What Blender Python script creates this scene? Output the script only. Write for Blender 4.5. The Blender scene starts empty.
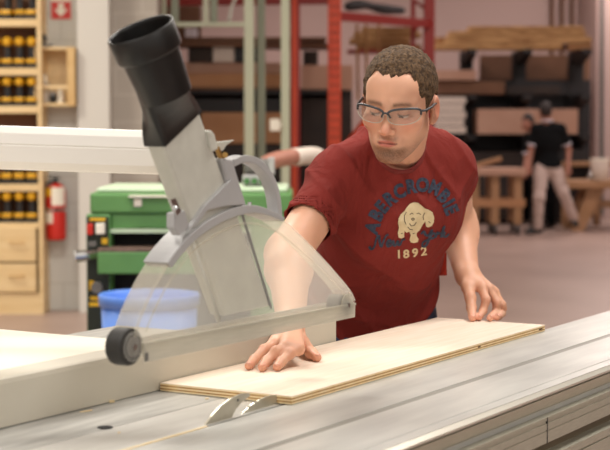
import bpy, bmesh, math, random
import numpy as np
from mathutils import Vector, Matrix
from mathutils.bvhtree import BVHTree
random.seed(4)
SC = bpy.context.scene
COL = SC.collection
PI = math.pi

# ------------------------------------------------------------------ camera
F = 1550.0; TH = math.atan(95 / F); H = 1.34
fw = Vector((0, math.cos(TH), -math.sin(TH))); up = Vector((0, math.sin(TH), math.cos(TH))); rt = Vector((1, 0, 0))
CP = Vector((0, 0, H))
def ray(u, v): return fw + rt * ((u - 305) / F) + up * ((225 - v) / F)
def atz(u, v, z): q = ray(u, v); return CP + q * ((z - H) / q.z)
def aty(u, v, y): q = ray(u, v); return CP + q * (y / q.y)
YW = math.radians(30.9)
A = Vector((math.sin(YW), math.cos(YW), 0)); N = Vector((math.cos(YW), -math.sin(YW), 0)); Z = Vector((0, 0, 1))
def S(s, t, z): return A * s + N * t + Z * z
def att(u, v, t): q = ray(u, v); return CP + q * ((t - CP.dot(N)) / q.dot(N))
cam = bpy.data.cameras.new('camera'); co = bpy.data.objects.new('camera', cam); COL.objects.link(co)
co.location = CP; co.rotation_euler = (PI / 2 - TH, 0, 0)
cam.sensor_width = 36; cam.lens = F / 610 * 36; cam.clip_start = 0.05; cam.clip_end = 200
cam.dof.use_dof = True; cam.dof.focus_distance = 3.0; cam.dof.aperture_fstop = 6.3
SC.camera = co

# ------------------------------------------------------------------ materials
def lin(h):
    h = h.lstrip('#'); c = [int(h[i:i + 2], 16) / 255 for i in (0, 2, 4)]
    return [x / 12.92 if x <= .04045 else ((x + .055) / 1.055) ** 2.4 for x in c] + [1]
MATS = {}
def mat(key, c1, c2=None, scale=8, rough=.6, metal=0, stretch=(1, 1, 1), bump=0, bscale=None, spec=.5, kind='noise', alpha=1, rot=(0, 0, 0), lo=.35, hi=.65, detail=4, emit=0, sheen=0):
    if key in MATS: return MATS[key]
    m = bpy.data.materials.new(key); m.use_nodes = True; nt = m.node_tree; L = nt.links
    b = nt.nodes['Principled BSDF']
    b.inputs['Base Color'].default_value = lin(c1); b.inputs['Roughness'].default_value = rough
    b.inputs['Metallic'].default_value = metal; b.inputs['Specular IOR Level'].default_value = spec
    if sheen: b.inputs['Sheen Weight'].default_value = sheen
    if alpha < 1: b.inputs['Alpha'].default_value = alpha
    if emit: b.inputs['Emission Color'].default_value = lin(c1); b.inputs['Emission Strength'].default_value = emit
    tc = nt.nodes.new('ShaderNodeTexCoord'); mp = nt.nodes.new('ShaderNodeMapping')
    L.new(tc.outputs['Object'], mp.inputs['Vector']); mp.inputs['Scale'].default_value = stretch
    if any(rot):
        mp.vector_type = 'TEXTURE'; mp.inputs['Rotation'].default_value = (0, 0, PI / 2 - rot[2]); mp.inputs['Scale'].default_value = [1 / q for q in stretch]
    tx = nt.nodes.new('ShaderNodeTexNoise'); tx.inputs['Scale'].default_value = scale; tx.inputs['Detail'].default_value = detail
    L.new(mp.outputs[0], tx.inputs['Vector'])
    if c2:
        r = nt.nodes.new('ShaderNodeValToRGB'); r.color_ramp.elements[0].color = lin(c1); r.color_ramp.elements[1].color = lin(c2)
        r.color_ramp.elements[0].position = lo; r.color_ramp.elements[1].position = hi
        L.new(tx.outputs['Fac'], r.inputs['Fac']); L.new(r.outputs['Color'], b.inputs['Base Color'])
    if bump:
        bp = nt.nodes.new('ShaderNodeBump'); bp.inputs['Strength'].default_value = bump; bp.inputs['Distance'].default_value = .004
        src = tx
        if bscale:
            src = nt.nodes.new('ShaderNodeTexNoise'); src.inputs['Scale'].default_value = bscale; src.inputs['Detail'].default_value = 6
            L.new(mp.outputs[0], src.inputs['Vector'])
        L.new(src.outputs['Fac'], bp.inputs['Height']); L.new(bp.outputs['Normal'], b.inputs['Normal'])
    MATS[key] = m; return m
def attr_mat(key, rough, sub=0, bump=0, bscale=300):
    m = mat(key, '#ffffff', rough=rough, bump=bump, scale=bscale); nt = m.node_tree; b = nt.nodes['Principled BSDF']
    a = nt.nodes.new('ShaderNodeAttribute'); a.attribute_name = 'Col'; nt.links.new(a.outputs['Color'], b.inputs['Base Color'])
    if sub:
        b.inputs['Subsurface Weight'].default_value = sub; b.inputs['Subsurface Radius'].default_value = (.8, .3, .15); b.inputs['Subsurface Scale'].default_value = .006
    return m
def block_mat(key, c1, c2, ctop, ztop):
    """painted block wall: faint joints, cream band above ztop"""
    m = mat(key, c1, rough=.7); nt = m.node_tree; L = nt.links; b = nt.nodes['Principled BSDF']
    g = nt.nodes.new('ShaderNodeNewGeometry'); sp = nt.nodes.new('ShaderNodeSeparateXYZ'); cb = nt.nodes.new('ShaderNodeCombineXYZ')
    L.new(g.outputs['Position'], sp.inputs[0]); L.new(sp.outputs['X'], cb.inputs['X']); L.new(sp.outputs['Z'], cb.inputs['Y'])
    br = nt.nodes.new('ShaderNodeTexBrick'); L.new(cb.outputs[0], br.inputs['Vector'])
    br.inputs['Scale'].default_value = 1; br.inputs['Brick Width'].default_value = .4; br.inputs['Row Height'].default_value = .2; br.inputs['Mortar Size'].default_value = .006
    br.inputs['Color1'].default_value = lin(c1); br.inputs['Color2'].default_value = lin(c1); br.inputs['Mortar'].default_value = lin(c2)
    mt = nt.nodes.new('ShaderNodeMath'); mt.operation = 'GREATER_THAN'; mt.inputs[1].default_value = ztop; L.new(sp.outputs['Z'], mt.inputs[0])
    mx = nt.nodes.new('ShaderNodeMixRGB'); L.new(mt.outputs[0], mx.inputs['Fac']); L.new(br.outputs['Color'], mx.inputs['Color1']); mx.inputs['Color2'].default_value = lin(ctop)
    L.new(mx.outputs[0], b.inputs['Base Color']); return m
def clear_mat(key, tint, milk, rough=.15, body='#e8e2d8'):
    m = bpy.data.materials.new(key); m.use_nodes = True; nt = m.node_tree; nt.nodes.clear(); L = nt.links
    out = nt.nodes.new('ShaderNodeOutputMaterial'); tr = nt.nodes.new('ShaderNodeBsdfTransparent'); tr.inputs[0].default_value = lin(tint)
    pr = nt.nodes.new('ShaderNodeBsdfPrincipled'); pr.inputs['Base Color'].default_value = lin(body); pr.inputs['Roughness'].default_value = rough
    lw = nt.nodes.new('ShaderNodeLayerWeight'); lw.inputs[0].default_value = .5; fr = nt.nodes.new('ShaderNodeMath'); fr.operation = 'POWER'; fr.inputs[1].default_value = 4; L.new(lw.outputs['Facing'], fr.inputs[0])
    nz = nt.nodes.new('ShaderNodeTexNoise'); nz.inputs['Scale'].default_value = 9
    ad = nt.nodes.new('ShaderNodeMath'); ad.operation = 'MULTIPLY_ADD'; ad.inputs[1].default_value = milk * .4; ad.inputs[2].default_value = milk * .8; L.new(nz.outputs['Fac'], ad.inputs[0])
    a2 = nt.nodes.new('ShaderNodeMath'); a2.operation = 'MULTIPLY_ADD'; a2.inputs[1].default_value = .55; L.new(fr.outputs[0], a2.inputs[0]); L.new(ad.outputs[0], a2.inputs[2]); a2.use_clamp = True
    tl = nt.nodes.new('ShaderNodeBsdfTranslucent'); tl.inputs[0].default_value = lin(body); m1 = nt.nodes.new('ShaderNodeMixShader'); m1.inputs[0].default_value = .45; L.new(pr.outputs[0], m1.inputs[1]); L.new(tl.outputs[0], m1.inputs[2])
    mx = nt.nodes.new('ShaderNodeMixShader'); L.new(a2.outputs[0], mx.inputs[0]); L.new(tr.outputs[0], mx.inputs[1]); L.new(m1.outputs[0], mx.inputs[2]); L.new(mx.outputs[0], out.inputs['Surface'])
    MATS[key] = m; return m
M = MATS
mat('floor', '#a28b80', '#ae978c', scale=1.2, rough=.38, bump=.05)
block_mat('wall_grey', '#cccac3', '#bfbcb4', '#efe2c6', 2.33 + .26)
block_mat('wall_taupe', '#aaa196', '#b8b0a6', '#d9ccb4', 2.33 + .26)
mat('wall_far', '#c2a8a0', '#c8aea6', scale=.5, rough=.8)
mat('pillar', '#d6d2ca', rough=.7)
mat('ceiling', '#a9a39a', rough=.9)
mat('birch', '#dfc08d', '#e8cc9c', scale=3, rough=.5, stretch=(1, 1, 8))
mat('birch_edge', '#cda66c', '#dbb982', scale=5, rough=.6)
mat('ply_top', '#ead6c0', '#f0e0ce', scale=6, rough=.5, stretch=(1, 14, 1), rot=(0, 0, YW), bump=.03)
mat('ply_dark', '#b98d55', '#a67a45', scale=60, rough=.7)
mat('ply_light', '#eacf9d', '#f0dcb4', scale=40, rough=.7)
mat('black_plastic', '#171514', '#24211e', scale=14, rough=.4, bump=.1, bscale=60, spec=.35)
mat('black_tool', '#1d1b1b', rough=.5)
mat('yellow_tool', '#e0a81a', '#d09a12', scale=20, rough=.4)
mat('grey_plastic', '#a9a7a6', '#b3b1af', scale=6, rough=.42)
mat('grey_light', '#c2c0b4', '#cac8bc', scale=30, rough=.45, bump=.05, bscale=200)
mat('grey_dark', '#6d6a66', rough=.45)
mat('white_paint', '#e8e2da', rough=.32)
mat('melamine', '#f3ecdd', '#efe7d6', scale=3, rough=.4)
mat('fence_side', '#c4bdad', '#cac3b4', scale=4, rough=.45)
mat('cast_iron', '#9a9893', '#b4b2ac', scale=7, rough=.4, metal=.2, stretch=(1, 9, 1), rot=(0, 0, YW), bump=.04, bscale=60)
mat('insert', '#c4c1bb', '#ceccc6', scale=9, rough=.36, metal=.3, stretch=(1, 6, 1), rot=(0, 0, YW))
mat('anodised', '#b9b8b3', '#c8c7c1', scale=5, rough=.36, metal=.2, stretch=(1, 7, 1), rot=(0, 0, YW))
mat('groove_grey', '#86837b', rough=.5)
mat('anod_side', '#b8b4a4', '#c2beae', scale=40, rough=.42, metal=.4, stretch=(1, 1, 12))
mat('anod_lip', '#d5d1c4', rough=.3, metal=.4)
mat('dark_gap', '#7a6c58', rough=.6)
mat('steel', '#c8c4ba', '#d8d4ca', scale=30, rough=.25, metal=.85)
mat('knife', '#bdb6a4', '#cbc4b2', scale=25, rough=.3, metal=.6)
mat('chrome', '#d8d8d8', rough=.15, metal=1)
mat('brass', '#b08a50', rough=.35, metal=.8)
mat('rubber', '#2a2723', rough=.6)
mat('green', '#5b8c4e', '#629454', scale=6, rough=.45)
mat('green_light', '#c9dcc0', '#b8d0ae', scale=4, rough=.5)
mat('green_dark', '#3f6f38', rough=.5)
mat('rust', '#7c6458', '#5c4a40', scale=30, rough=.6)
mat('black_hole', '#0f0d0c', rough=.8)
mat('panel_black', '#1e2618', rough=.5)
mat('blue', '#5a86dc', '#6290e2', scale=6, rough=.4)
mat('red_paint', '#c8281c', rough=.35)
mat('white_label', '#f0e9d8', rough=.6)
mat('yellow_label', '#e8b820', rough=.6)
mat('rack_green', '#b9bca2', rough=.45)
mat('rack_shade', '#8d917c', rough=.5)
mat('rack_orange', '#dd4a1c', '#d2431a', scale=6, rough=.45)
mat('rack_red', '#8e2018', rough=.5)
mat('rack_black', '#201d1e', rough=.6)
mat('lumber', '#d0a670', '#94683c', scale=4, rough=.7, stretch=(1, 6, 6))
mat('lumber_b', '#a97b4e', '#8c6038', scale=5, rough=.7, stretch=(1, 6, 6))
mat('board_tan', '#b58660', '#a87850', scale=2, rough=.7)
mat('board_pink', '#c09a84', '#b48c76', scale=2, rough=.7)
mat('board_brown', '#6a4834', '#7a563e', scale=2, rough=.7)
mat('board_pale', '#dccfc2', rough=.7)
mat('dark_stock', '#2a2422', '#3a302a', scale=3, rough=.8)
mat('bench_wood', '#ad8460', '#9e7650', scale=3, rough=.55)
mat('hose_brown', '#b07a68', '#a06a5a', scale=12, rough=.5)
mat('shirt', '#84302a', '#782923', scale=5, rough=.9, bump=.25, bscale=260, lo=.3, hi=.7, spec=.2)
def add_wrinkle(key, sc_, st_, dist):
    m = M[key]; nt = m.node_tree; b = nt.nodes['Principled BSDF']; old = b.inputs['Normal'].links[0].from_socket
    tc = nt.nodes.new('ShaderNodeTexCoord'); mp = nt.nodes.new('ShaderNodeMapping'); mp.inputs['Rotation'].default_value = (.3, .7, .4); mp.inputs['Scale'].default_value = (1, 1, .42)
    nz = nt.nodes.new('ShaderNodeTexNoise'); nz.inputs['Scale'].default_value = sc_; nz.inputs['Detail'].default_value = 3; nz.inputs['Distortion'].default_value = .6
    bp = nt.nodes.new('ShaderNodeBump'); bp.inputs['Strength'].default_value = st_; bp.inputs['Distance'].default_value = dist
    nt.links.new(tc.outputs['Object'], mp.inputs[0]); nt.links.new(mp.outputs[0], nz.inputs['Vector']); nt.links.new(nz.outputs['Fac'], bp.inputs['Height']); nt.links.new(old, bp.inputs['Normal']); nt.links.new(bp.outputs[0], b.inputs['Normal'])
add_wrinkle('shirt', 13, .55, .035)
mat('shirt_rib', '#74241f', rough=.85, bump=.3, bscale=300)
mat('print_navy', '#23283a', '#3c4354', scale=160, rough=.8)
mat('print_cream', '#ddc9a0', '#d0bb92', scale=60, rough=.8)
mat('print_dark', '#5e4a3a', rough=.8)
mat('jeans', '#28304a', '#343e5c', scale=40, rough=.85, bump=.2, bscale=300)
mat('shoe', '#2a2420', rough=.5)
mat('khaki', '#cdb8ae', '#c0aaa0', scale=10, rough=.85, bump=.2, bscale=60)
mat('polo', '#0b0d0f', rough=.9, spec=.2)
mat('trim_white', '#d8d2da', rough=.8)
mat('hair', '#6e553c', '#3a2a1d', scale=170, rough=.75, bump=.8, bscale=420, spec=.25)
mat('hair_dark', '#221713', rough=.6)
mat('frame_grey', '#3a3c40', rough=.3)
mat('cloth_red', '#c23a26', rough=.85)
attr_mat('skin', .5, sub=.12, bump=.05)
attr_mat('skin_far', .6)
clear_mat('clear_hood', '#fffefb', .16, body='#ffffff')
clear_mat('clear_rim', '#faf8f2', .22, body='#f6f2ea')
clear_mat('clear_rail', '#f6f4ee', .62, body='#dedad0')
clear_mat('lens', '#f4f4f4', .09, rough=.05)
clear_mat('clear_bottle', '#f4f0e6', .7, body='#f8f4ea')

# ------------------------------------------------------------------ object helpers
def tagp(o, label=None, cat=None, group=None, kind=None):
    if label: o['label'] = label
    if cat: o['category'] = cat
    if group: o['group'] = group
    if kind: o['kind'] = kind
    return o
def thing(name, loc, label, cat, group=None):
    o = bpy.data.objects.new(name, None); COL.objects.link(o); o.location = loc; o.empty_display_size = .05
    return tagp(o, label, cat, group)
def world_origin(p):
    v = Vector((0, 0, 0))
    while p is not None: v = v + Vector(p.location); p = p.parent
    return v
def obj(name, bm, ms, parent=None, smooth=False, bevel=0, origin=None):
    """bm is in world coordinates; the object gets its own origin"""
    if origin is None:
        if parent is not None: origin = world_origin(parent)
        else:
            xs = [v.co for v in bm.verts]
            origin = Vector(((min(c.x for c in xs) + max(c.x for c in xs)) / 2, (min(c.y for c in xs) + max(c.y for c in xs)) / 2, min(c.z for c in xs)))
    bmesh.ops.translate(bm, verts=bm.verts, vec=-Vector(origin))
    me = bpy.data.meshes.new(name); bm.to_mesh(me); bm.free()
    if not isinstance(ms, (list, tuple)): ms = [ms]
    for m in ms: me.materials.append(M[m])
    if smooth:
        for p in me.polygons: p.use_smooth = True
    o = bpy.data.objects.new(name, me); COL.objects.link(o)
    if parent is not None:
        o.parent = parent; o.location = Vector(origin) - world_origin(parent)
    else: o.location = origin
    if bevel:
        b = o.modifiers.new('bevel', 'BEVEL'); b.width = bevel; b.segments = 2; b.limit_method = 'ANGLE'; b.angle_limit = .6
    return o
def struct(name, bm, m, **k): return tagp(obj(name, bm, m, **k), kind='structure')
def nb(): return bmesh.new()
def frame(x, y, z, o): 
    m = Matrix.Identity(4)
    for i, c in enumerate((x, y, z, o)):
        for j in range(3): m[j][i] = c[j]
    return m
SAW = frame(A, N, Z, (0, 0, 0))     # local (s, t, z)
def box(bm, x0, x1, y0, y1, z0, z1, mx=None, mi=0):
    if mx is None: mx = Matrix.Identity(4)
    vs = [bm.verts.new(mx @ Vector((x, y, z))) for x in (x0, x1) for y in (y0, y1) for z in (z0, z1)]
    fl = mx.determinant() < 0
    for f in ((0, 1, 3, 2), (4, 6, 7, 5), (0, 4, 5, 1), (2, 3, 7, 6), (0, 2, 6, 4), (1, 5, 7, 3)):
        fc = bm.faces.new([vs[i] for i in (f[::-1] if fl else f)]); fc.material_index = mi
    return bm
def sbox(bm, s0, s1, t0, t1, z0, z1, mi=0): return box(bm, s0, s1, t0, t1, z0, z1, SAW, mi)
def prism(bm, pts, depth, mi=0):
    """pts: world points of a planar outline, depth: vector"""
    a = [bm.verts.new(p) for p in pts]; b = [bm.verts.new(Vector(p) + depth) for p in pts]; n = len(a)
    fs = [bm.faces.new(a), bm.faces.new(b[::-1])]
    for i in range(n): fs.append(bm.faces.new((a[i], b[i], b[(i + 1) % n], a[(i + 1) % n])))
    for f in fs: f.material_index = mi
    bmesh.ops.recalc_face_normals(bm, faces=fs); return bm
def loft(bm, rings, cap=True, closed=True, mi=0):
    R = [[bm.verts.new(p) for p in r] for r in rings]; n = len(R[0]); fs = []
    for a, b in zip(R, R[1:]):
        for i in range(n if closed else n - 1): fs.append(bm.faces.new((a[i], a[(i + 1) % n], b[(i + 1) % n], b[i])))
    if cap: fs.append(bm.faces.new(R[0][::-1])); fs.append(bm.faces.new(R[-1]))
    for f in fs: f.material_index = mi
    bmesh.ops.recalc_face_normals(bm, faces=fs); return bm
def basis(d):
    d = Vector(d).normalized(); r = Vector((0, 0, 1)) if abs(d.z) < .9 else Vector((1, 0, 0))
    x = r.cross(d).normalized(); return x, d.cross(x).normalized(), d
def cyl(bm, p, q, r, r2=None, n=20, cap=True, mi=0):
    if r2 is None: r2 = r
    x, y, d = basis(Vector(q) - Vector(p))
    ring = lambda c, rr: [Vector(c) + (x * math.cos(2 * PI * i / n) + y * math.sin(2 * PI * i / n)) * rr for i in range(n)]
    return loft(bm, [ring(p, r), ring(q, r2)], cap, mi=mi)
def tube(bm, pts, r, n=12, mi=0, flat=None):
    pts = [Vector(p) for p in pts]; rings = []; x = None
    for i, p in enumerate(pts):
        d = (pts[min(i + 1, len(pts) - 1)] - pts[max(i - 1, 0)]).normalized()
        if x is None: x = basis(d)[0]
        x = (x - d * x.dot(d)).normalized(); y = d.cross(x)
        rr = r[i] if isinstance(r, (list, tuple)) else r
        rings.append([p + (x * math.cos(2 * PI * k / n) + y * math.sin(2 * PI * k / n)) * rr for k in range(n)])
    return loft(bm, rings, True, mi=mi)
def spline(pts, k=8):
    P = [Vector(p) for p in pts]; P = [P[0] * 2 - P[1]] + P + [P[-1] * 2 - P[-2]]; out = []
    for i in range(1, len(P) - 2):
        for j in range(k):
            t = j / k; a, b, c, d = P[i - 1:i + 3]
            out.append(.5 * ((2 * b) + (c - a) * t + (2 * a - 5 * b + 4 * c - d) * t * t + (3 * b - a - 3 * c + d) * t ** 3))
    out.append(P[-2]); return out
def copy_tree(o, parent=None):
    c = o.copy(); COL.objects.link(c); c.parent = parent
    for ch in list(o.children): copy_tree(ch, c)
    return c
def pbox(u0, u1, v0, v1, y, depth, bm=None, mi=0):
    """box whose front face spans those picture coordinates at distance y and runs depth further back"""
    if bm is None: bm = nb()
    a = aty(u0, v1, y); b = aty(u1, v0, y)
    return box(bm, a.x, b.x, y, y + depth, a.z, b.z, mi=mi)

# ================================================================== SDF toolkit
def smin(a, b, k):
    if k <= 0: return np.minimum(a, b)
    h = np.clip(.5 + .5 * (b - a) / k, 0, 1); return b + (a - b) * h - k * h * (1 - h)
def smax(a, b, k): return -smin(-a, -b, k)
def d_cap(P, a, b, ra, rb=None):
    if rb is None: rb = ra
    a = np.array(a, dtype=np.float32); b = np.array(b, dtype=np.float32); ba = b - a
    t = np.clip(((P - a) @ ba) / max(1e-9, float(ba @ ba)), 0, 1)
    return np.linalg.norm(P - a - t[..., None] * ba, axis=-1) - (ra + (rb - ra) * t)
def d_ell(P, c, r, R=None):
    q = P - np.array(c, dtype=np.float32)
    if R is not None: q = q @ np.array(R, dtype=np.float32).T     # rows of R are the ellipsoid axes
    r = np.array(r, dtype=np.float32)
    k0 = np.linalg.norm(q / r, axis=-1); k1 = np.linalg.norm(q / (r * r), axis=-1)
    return k0 * (k0 - 1) / np.maximum(k1, 1e-6)
def grid(lo, hi, h):
    ax = [np.arange(lo[i], hi[i] + h, h, dtype=np.float32) for i in range(3)]
    return np.stack(np.meshgrid(*ax, indexing='ij'), -1)
def surfnet(f, lo, h):
    ins = f < 0; nx, ny, nz = f.shape
    c = np.zeros((nx - 1, ny - 1, nz - 1), np.int8)
    for i in (0, 1):
        for j in (0, 1):
            for k in (0, 1): c += ins[i:nx - 1 + i, j:ny - 1 + j, k:nz - 1 + k]
    act = (c > 0) & (c < 8); idx = -np.ones(c.shape, np.int64); cells = np.argwhere(act); idx[act] = np.arange(len(cells))
    acc = np.zeros((len(cells), 3)); cnt = np.zeros(len(cells)); X, Y, Zc = cells.T
    for ax in range(3):
        o1, o2 = [a for a in range(3) if a != ax]
        for a in (0, 1):
            for b in (0, 1):
                off = [0, 0, 0]; off[o1] = a; off[o2] = b; off2 = list(off); off2[ax] = 1
                f0 = f[X + off[0], Y + off[1], Zc + off[2]]; f1 = f[X + off2[0], Y + off2[1], Zc + off2[2]]
                m = (f0 < 0) != (f1 < 0); t = np.where(m, f0 / np.where(m, f0 - f1, 1), 0)
                p = np.zeros((len(cells), 3)); p[:, o1] = a; p[:, o2] = b; p[:, ax] = t
                acc += p * m[:, None]; cnt += m
    V = (cells + acc / cnt[:, None]) * h + np.array(lo); Q = []
    for ax in range(3):
        o1, o2 = (ax + 1) % 3, (ax + 2) % 3
        s0 = [slice(None)] * 3; s1 = [slice(None)] * 3; s0[ax] = slice(0, -1); s1[ax] = slice(1, None)
        ch = ins[tuple(s0)] != ins[tuple(s1)]; e = np.argwhere(ch)
        e = e[(e[:, o1] > 0) & (e[:, o2] > 0) & (e[:, o1] < f.shape[o1] - 1) & (e[:, o2] < f.shape[o2] - 1)]
        fl = ins[tuple(s0)][tuple(e.T)]
        def cell(a, b): g = e.copy(); g[:, o1] -= a; g[:, o2] -= b; return idx[tuple(g.T)]
        q = np.stack([cell(1, 1), cell(0, 1), cell(0, 0), cell(1, 0)], 1); q[~fl] = q[~fl][:, ::-1]; Q.append(q)
    return V, np.concatenate(Q)
def mesh_sdf(fn, lo, hi, h):
    P = grid(lo, hi, h); return surfnet(fn(P), lo, h)
def np_obj(name, parts, m, parent, colors=None, origin=None):
    V = np.concatenate([p[0] for p in parts]); off = 0; Q = []
    for p in parts: Q.append(p[1] + off); off += len(p[0])
    Q = np.concatenate(Q); org = world_origin(parent) if parent is not None else Vector(origin)
    me = bpy.data.meshes.new(name); W = (V - np.array(org))
    me.vertices.add(len(W)); me.vertices.foreach_set('co', W.astype(np.float32).ravel())
    me.loops.add(len(Q) * 4); me.loops.foreach_set('vertex_index', Q.ravel().astype(np.int32))
    me.polygons.add(len(Q)); me.polygons.foreach_set('loop_start', np.arange(0, len(Q) * 4, 4, dtype=np.int32))
    me.polygons.foreach_set('use_smooth', np.ones(len(Q), bool)); me.update(calc_edges=True); me.validate()
    if colors is not None:
        at = me.color_attributes.new('Col', 'FLOAT_COLOR', 'POINT'); c = np.ones((len(V), 4), np.float32); c[:, :3] = colors(V)
        at.data.foreach_set('color', c.ravel())
    me.materials.append(M[m]); o = bpy.data.objects.new(name, me); COL.objects.link(o)
    if parent is not None: o.parent = parent
    else: o.location = org
    return o, V, Q
def wob(P, s, seed=0):
    """cheap smooth noise from sines"""
    r = np.random.RandomState(seed); out = 0
    for i in range(5):
        k = r.normal(size=3) * s * (1 + .5 * i); out = out + np.sin(P @ k.astype(np.float32) + r.uniform(0, 6)) / (1 + .5 * i)
    return out / 3

# ================================================================== THE ROOM
bm = nb(); box(bm, -9, 16, -5, 26, -.1, 0); struct('floor', bm, 'floor')
yW = 11.5
bm = nb(); box(bm, -9, aty(95, 200, yW).x, yW, yW + .3, 0, 6); struct('wall_left', bm, 'wall_grey')
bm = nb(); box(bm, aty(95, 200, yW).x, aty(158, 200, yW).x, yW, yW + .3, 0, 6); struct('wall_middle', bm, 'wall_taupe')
bm = nb(); box(bm, aty(80, 0, yW).x, aty(111, 0, yW).x, yW - .16, yW, 0, 6); struct('trim_1', bm, 'pillar')
bm = nb(); box(bm, -9, 16, 25, 25.3, 0, 6); struct('wall_back', bm, 'wall_far')
bm = nb(); box(bm, aty(597, 0, 23.4).x, 16, 23.4, 25, 0, 6); struct('trim_2', bm, 'wall_far')
bm = nb(); box(bm, 16, 16.3, -5, 26, 0, 6); struct('wall_right', bm, 'wall_far')
bm = nb(); box(bm, -9.3, -9, -5, 26, 0, 6); struct('wall_side', bm, 'pillar')
bm = nb(); box(bm, -9.3, 16.3, -5, 26, 6, 6.2); struct('ceiling', bm, 'ceiling')

# ================================================================== TABLE SAW
T = .90; TB = -1.312
saw = thing('table_saw', S(1.9, -1.7, 0), 'large grey cast iron table saw with blade in a slot, under the plywood', 'table saw')
bm = nb(); sbox(bm, .6, 2.77, -2.15, -1.415, T - .04, T); obj('tabletop', bm, 'cast_iron', saw, bevel=.003)
bm = nb(); sbox(bm, .6, 2.77, -1.4135, -1.3015, T - .04, T - .0005); obj('table_insert', bm, 'insert', saw)
bm = nb(); sbox(bm, .75, 2.6, -2.05, -1.36, .1, T - .041); obj('cabinet', bm, 'grey_plastic', saw, bevel=.01)
bm = nb(); sbox(bm, .8, 2.55, -2.0, -1.4, 0, .1); obj('plinth', bm, 'grey_dark', saw)
h = atz(105, 427.7, T)
bm = nb(); cyl(bm, h, h + Z * .0012, .0115, n=24); obj('screw_hole', bm, 'black_hole', saw)
# blade: toothed disc
bc = att(281, 402, TB); bcz = .716; br = .2
cs = 2.078
pts = []
for i in range(144):
    a = 2 * PI * i / 144; r = br if i % 2 else br - .0009
    pts.append(S(cs + math.cos(a) * r, TB - .0015, bcz + math.sin(a) * r))
bm = nb(); prism(bm, pts, N * .003); obj('saw_blade', bm, 'knife', saw)
# riving knife: curved fin behind the blade
kp = [(204, 427), (212, 416), (221, 406), (231, 398.5), (243, 393.5), (249.5, 393), (250, 396), (243, 401), (236, 409), (231, 419.5)]
kp = [att(u, v, TB + .006) for u, v in kp]
bm = nb(); prism(bm, kp, N * -.0035); obj('riving_knife', bm, 'knife', saw)
kh = att(238, 400, TB + .006)
bm = nb(); cyl(bm, kh, kh + N * .001, .0022, n=12); obj('knife_hole', bm, 'grey_dark', saw)
# wood sliver lying in the slot
bm = nb(); sbox(bm, 1.6, 1.885, -1.3005, -1.2965, T - .02, T + .0005); obj('wood_sliver', bm, 'ply_light', saw)

# sliding table : extruded aluminium, profile in (t, z)
sl = thing('sliding_table', S(2.4, -1.13, 0), 'long silver aluminium sliding table with lengthwise grooves, in the foreground', 'sliding table')
prof = [(-1.2935, T - .05), (-1.2935, T), (-1.146, T), (-1.1455, T - .0016), (-1.1305, T - .0016), (-1.130, T), (-1.018, T), (-1.0175, T - .0008), (-1.0125, T - .0008), (-1.012, T), (-.993, T)]
prof2 = [(-.993, T), (-.985, T - .006), (-.9855, T - .010), (-1.000, T - .034), (-1.010, T - .034), (-1.010, T - .05)]
def ext(name, pr, m, s0=.35, s1=4.4, **k):
    bm = nb(); loft(bm, [[S(s0, t, z) for t, z in pr], [S(s1, t, z) for t, z in pr]]); return obj(name, bm, m, sl, **k)
ext('top_plate', prof + [(-1.00, T - .012), (-1.00, T - .05)], 'anodised')
ext('groove_floor', [(-1.1454, T - .0017), (-1.1306, T - .0017), (-1.1306, T - .0008), (-1.1454, T - .0008)], 'groove_grey')
ext('edge_lip', [(-.9935, T - .0005), (-.985, T - .006), (-.9855, T - .010), (-.996, T - .013)], 'anod_lip')
ext('upper_side', [(-.997, T - .013), (-.987, T - .0135), (-.996, T - .034), (-1.003, T - .04), (-1.02, T - .04), (-1.02, T - .013)], 'anod_side')
ext('side_rail', [(-1.02, T - .046), (-.984, T - .046), (-.984, T - .052), (-.986, T - .052), (-.986, T - .057), (-.984, T - .057), (-.984, T - .068), (-.9855, T - .068), (-.9855, T - .070), (-.984, T - .070), (-.984, T - .090), (-1.02, T - .090)], 'anod_side')
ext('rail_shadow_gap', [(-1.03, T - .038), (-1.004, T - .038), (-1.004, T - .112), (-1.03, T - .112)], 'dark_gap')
ext('lower_rail', [(-1.27, T - .05), (-1.03, T - .05), (-1.03, T - .112), (-.978, T - .112), (-.978, T - .125), (-.981, T - .125), (-.981, T - .128), (-.978, T - .128), (-.978, T - .22), (-1.27, T - .22)], 'anod_side')
sj = att(547, 422, -.984); sj_s = sj.dot(A)
bm = nb(); sbox(bm, sj_s, sj_s + .003, -.99, -.9835, T - .09, T - .0465); obj('rail_joint', bm, 'black_hole', sl)
for s in (.7, 3.9):
    bm = nb(); sbox(bm, s, s + .12, -1.2, -1.05, 0, T - .22); obj('support_leg', bm, 'grey_plastic', sl, bevel=.005)

# fence and outfeed board
bm = nb(); fz = T + .0015
loft(bm, [[S(s, t, z) for t, z in ((-1.5455, fz), (-1.5455, T + .066), (-1.547, T + .073), (-1.551, T + .0755), (-1.60, T + .0755), (-1.60, fz))] for s in (.55, att(336, 346, -1.5455).dot(A))])
tagp(obj('rip_fence', bm, 'fence_side'), 'long beige rip fence standing along the saw table beside the plywood', 'fence')
bm = nb(); box(bm, .55, 2.137, -2.06, -1.601, T + .0015, T + .0758, SAW)
tagp(obj('melamine_board', bm, 'melamine', bevel=.002), 'broad white melamine surface lying behind the fence at left', 'board')

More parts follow.
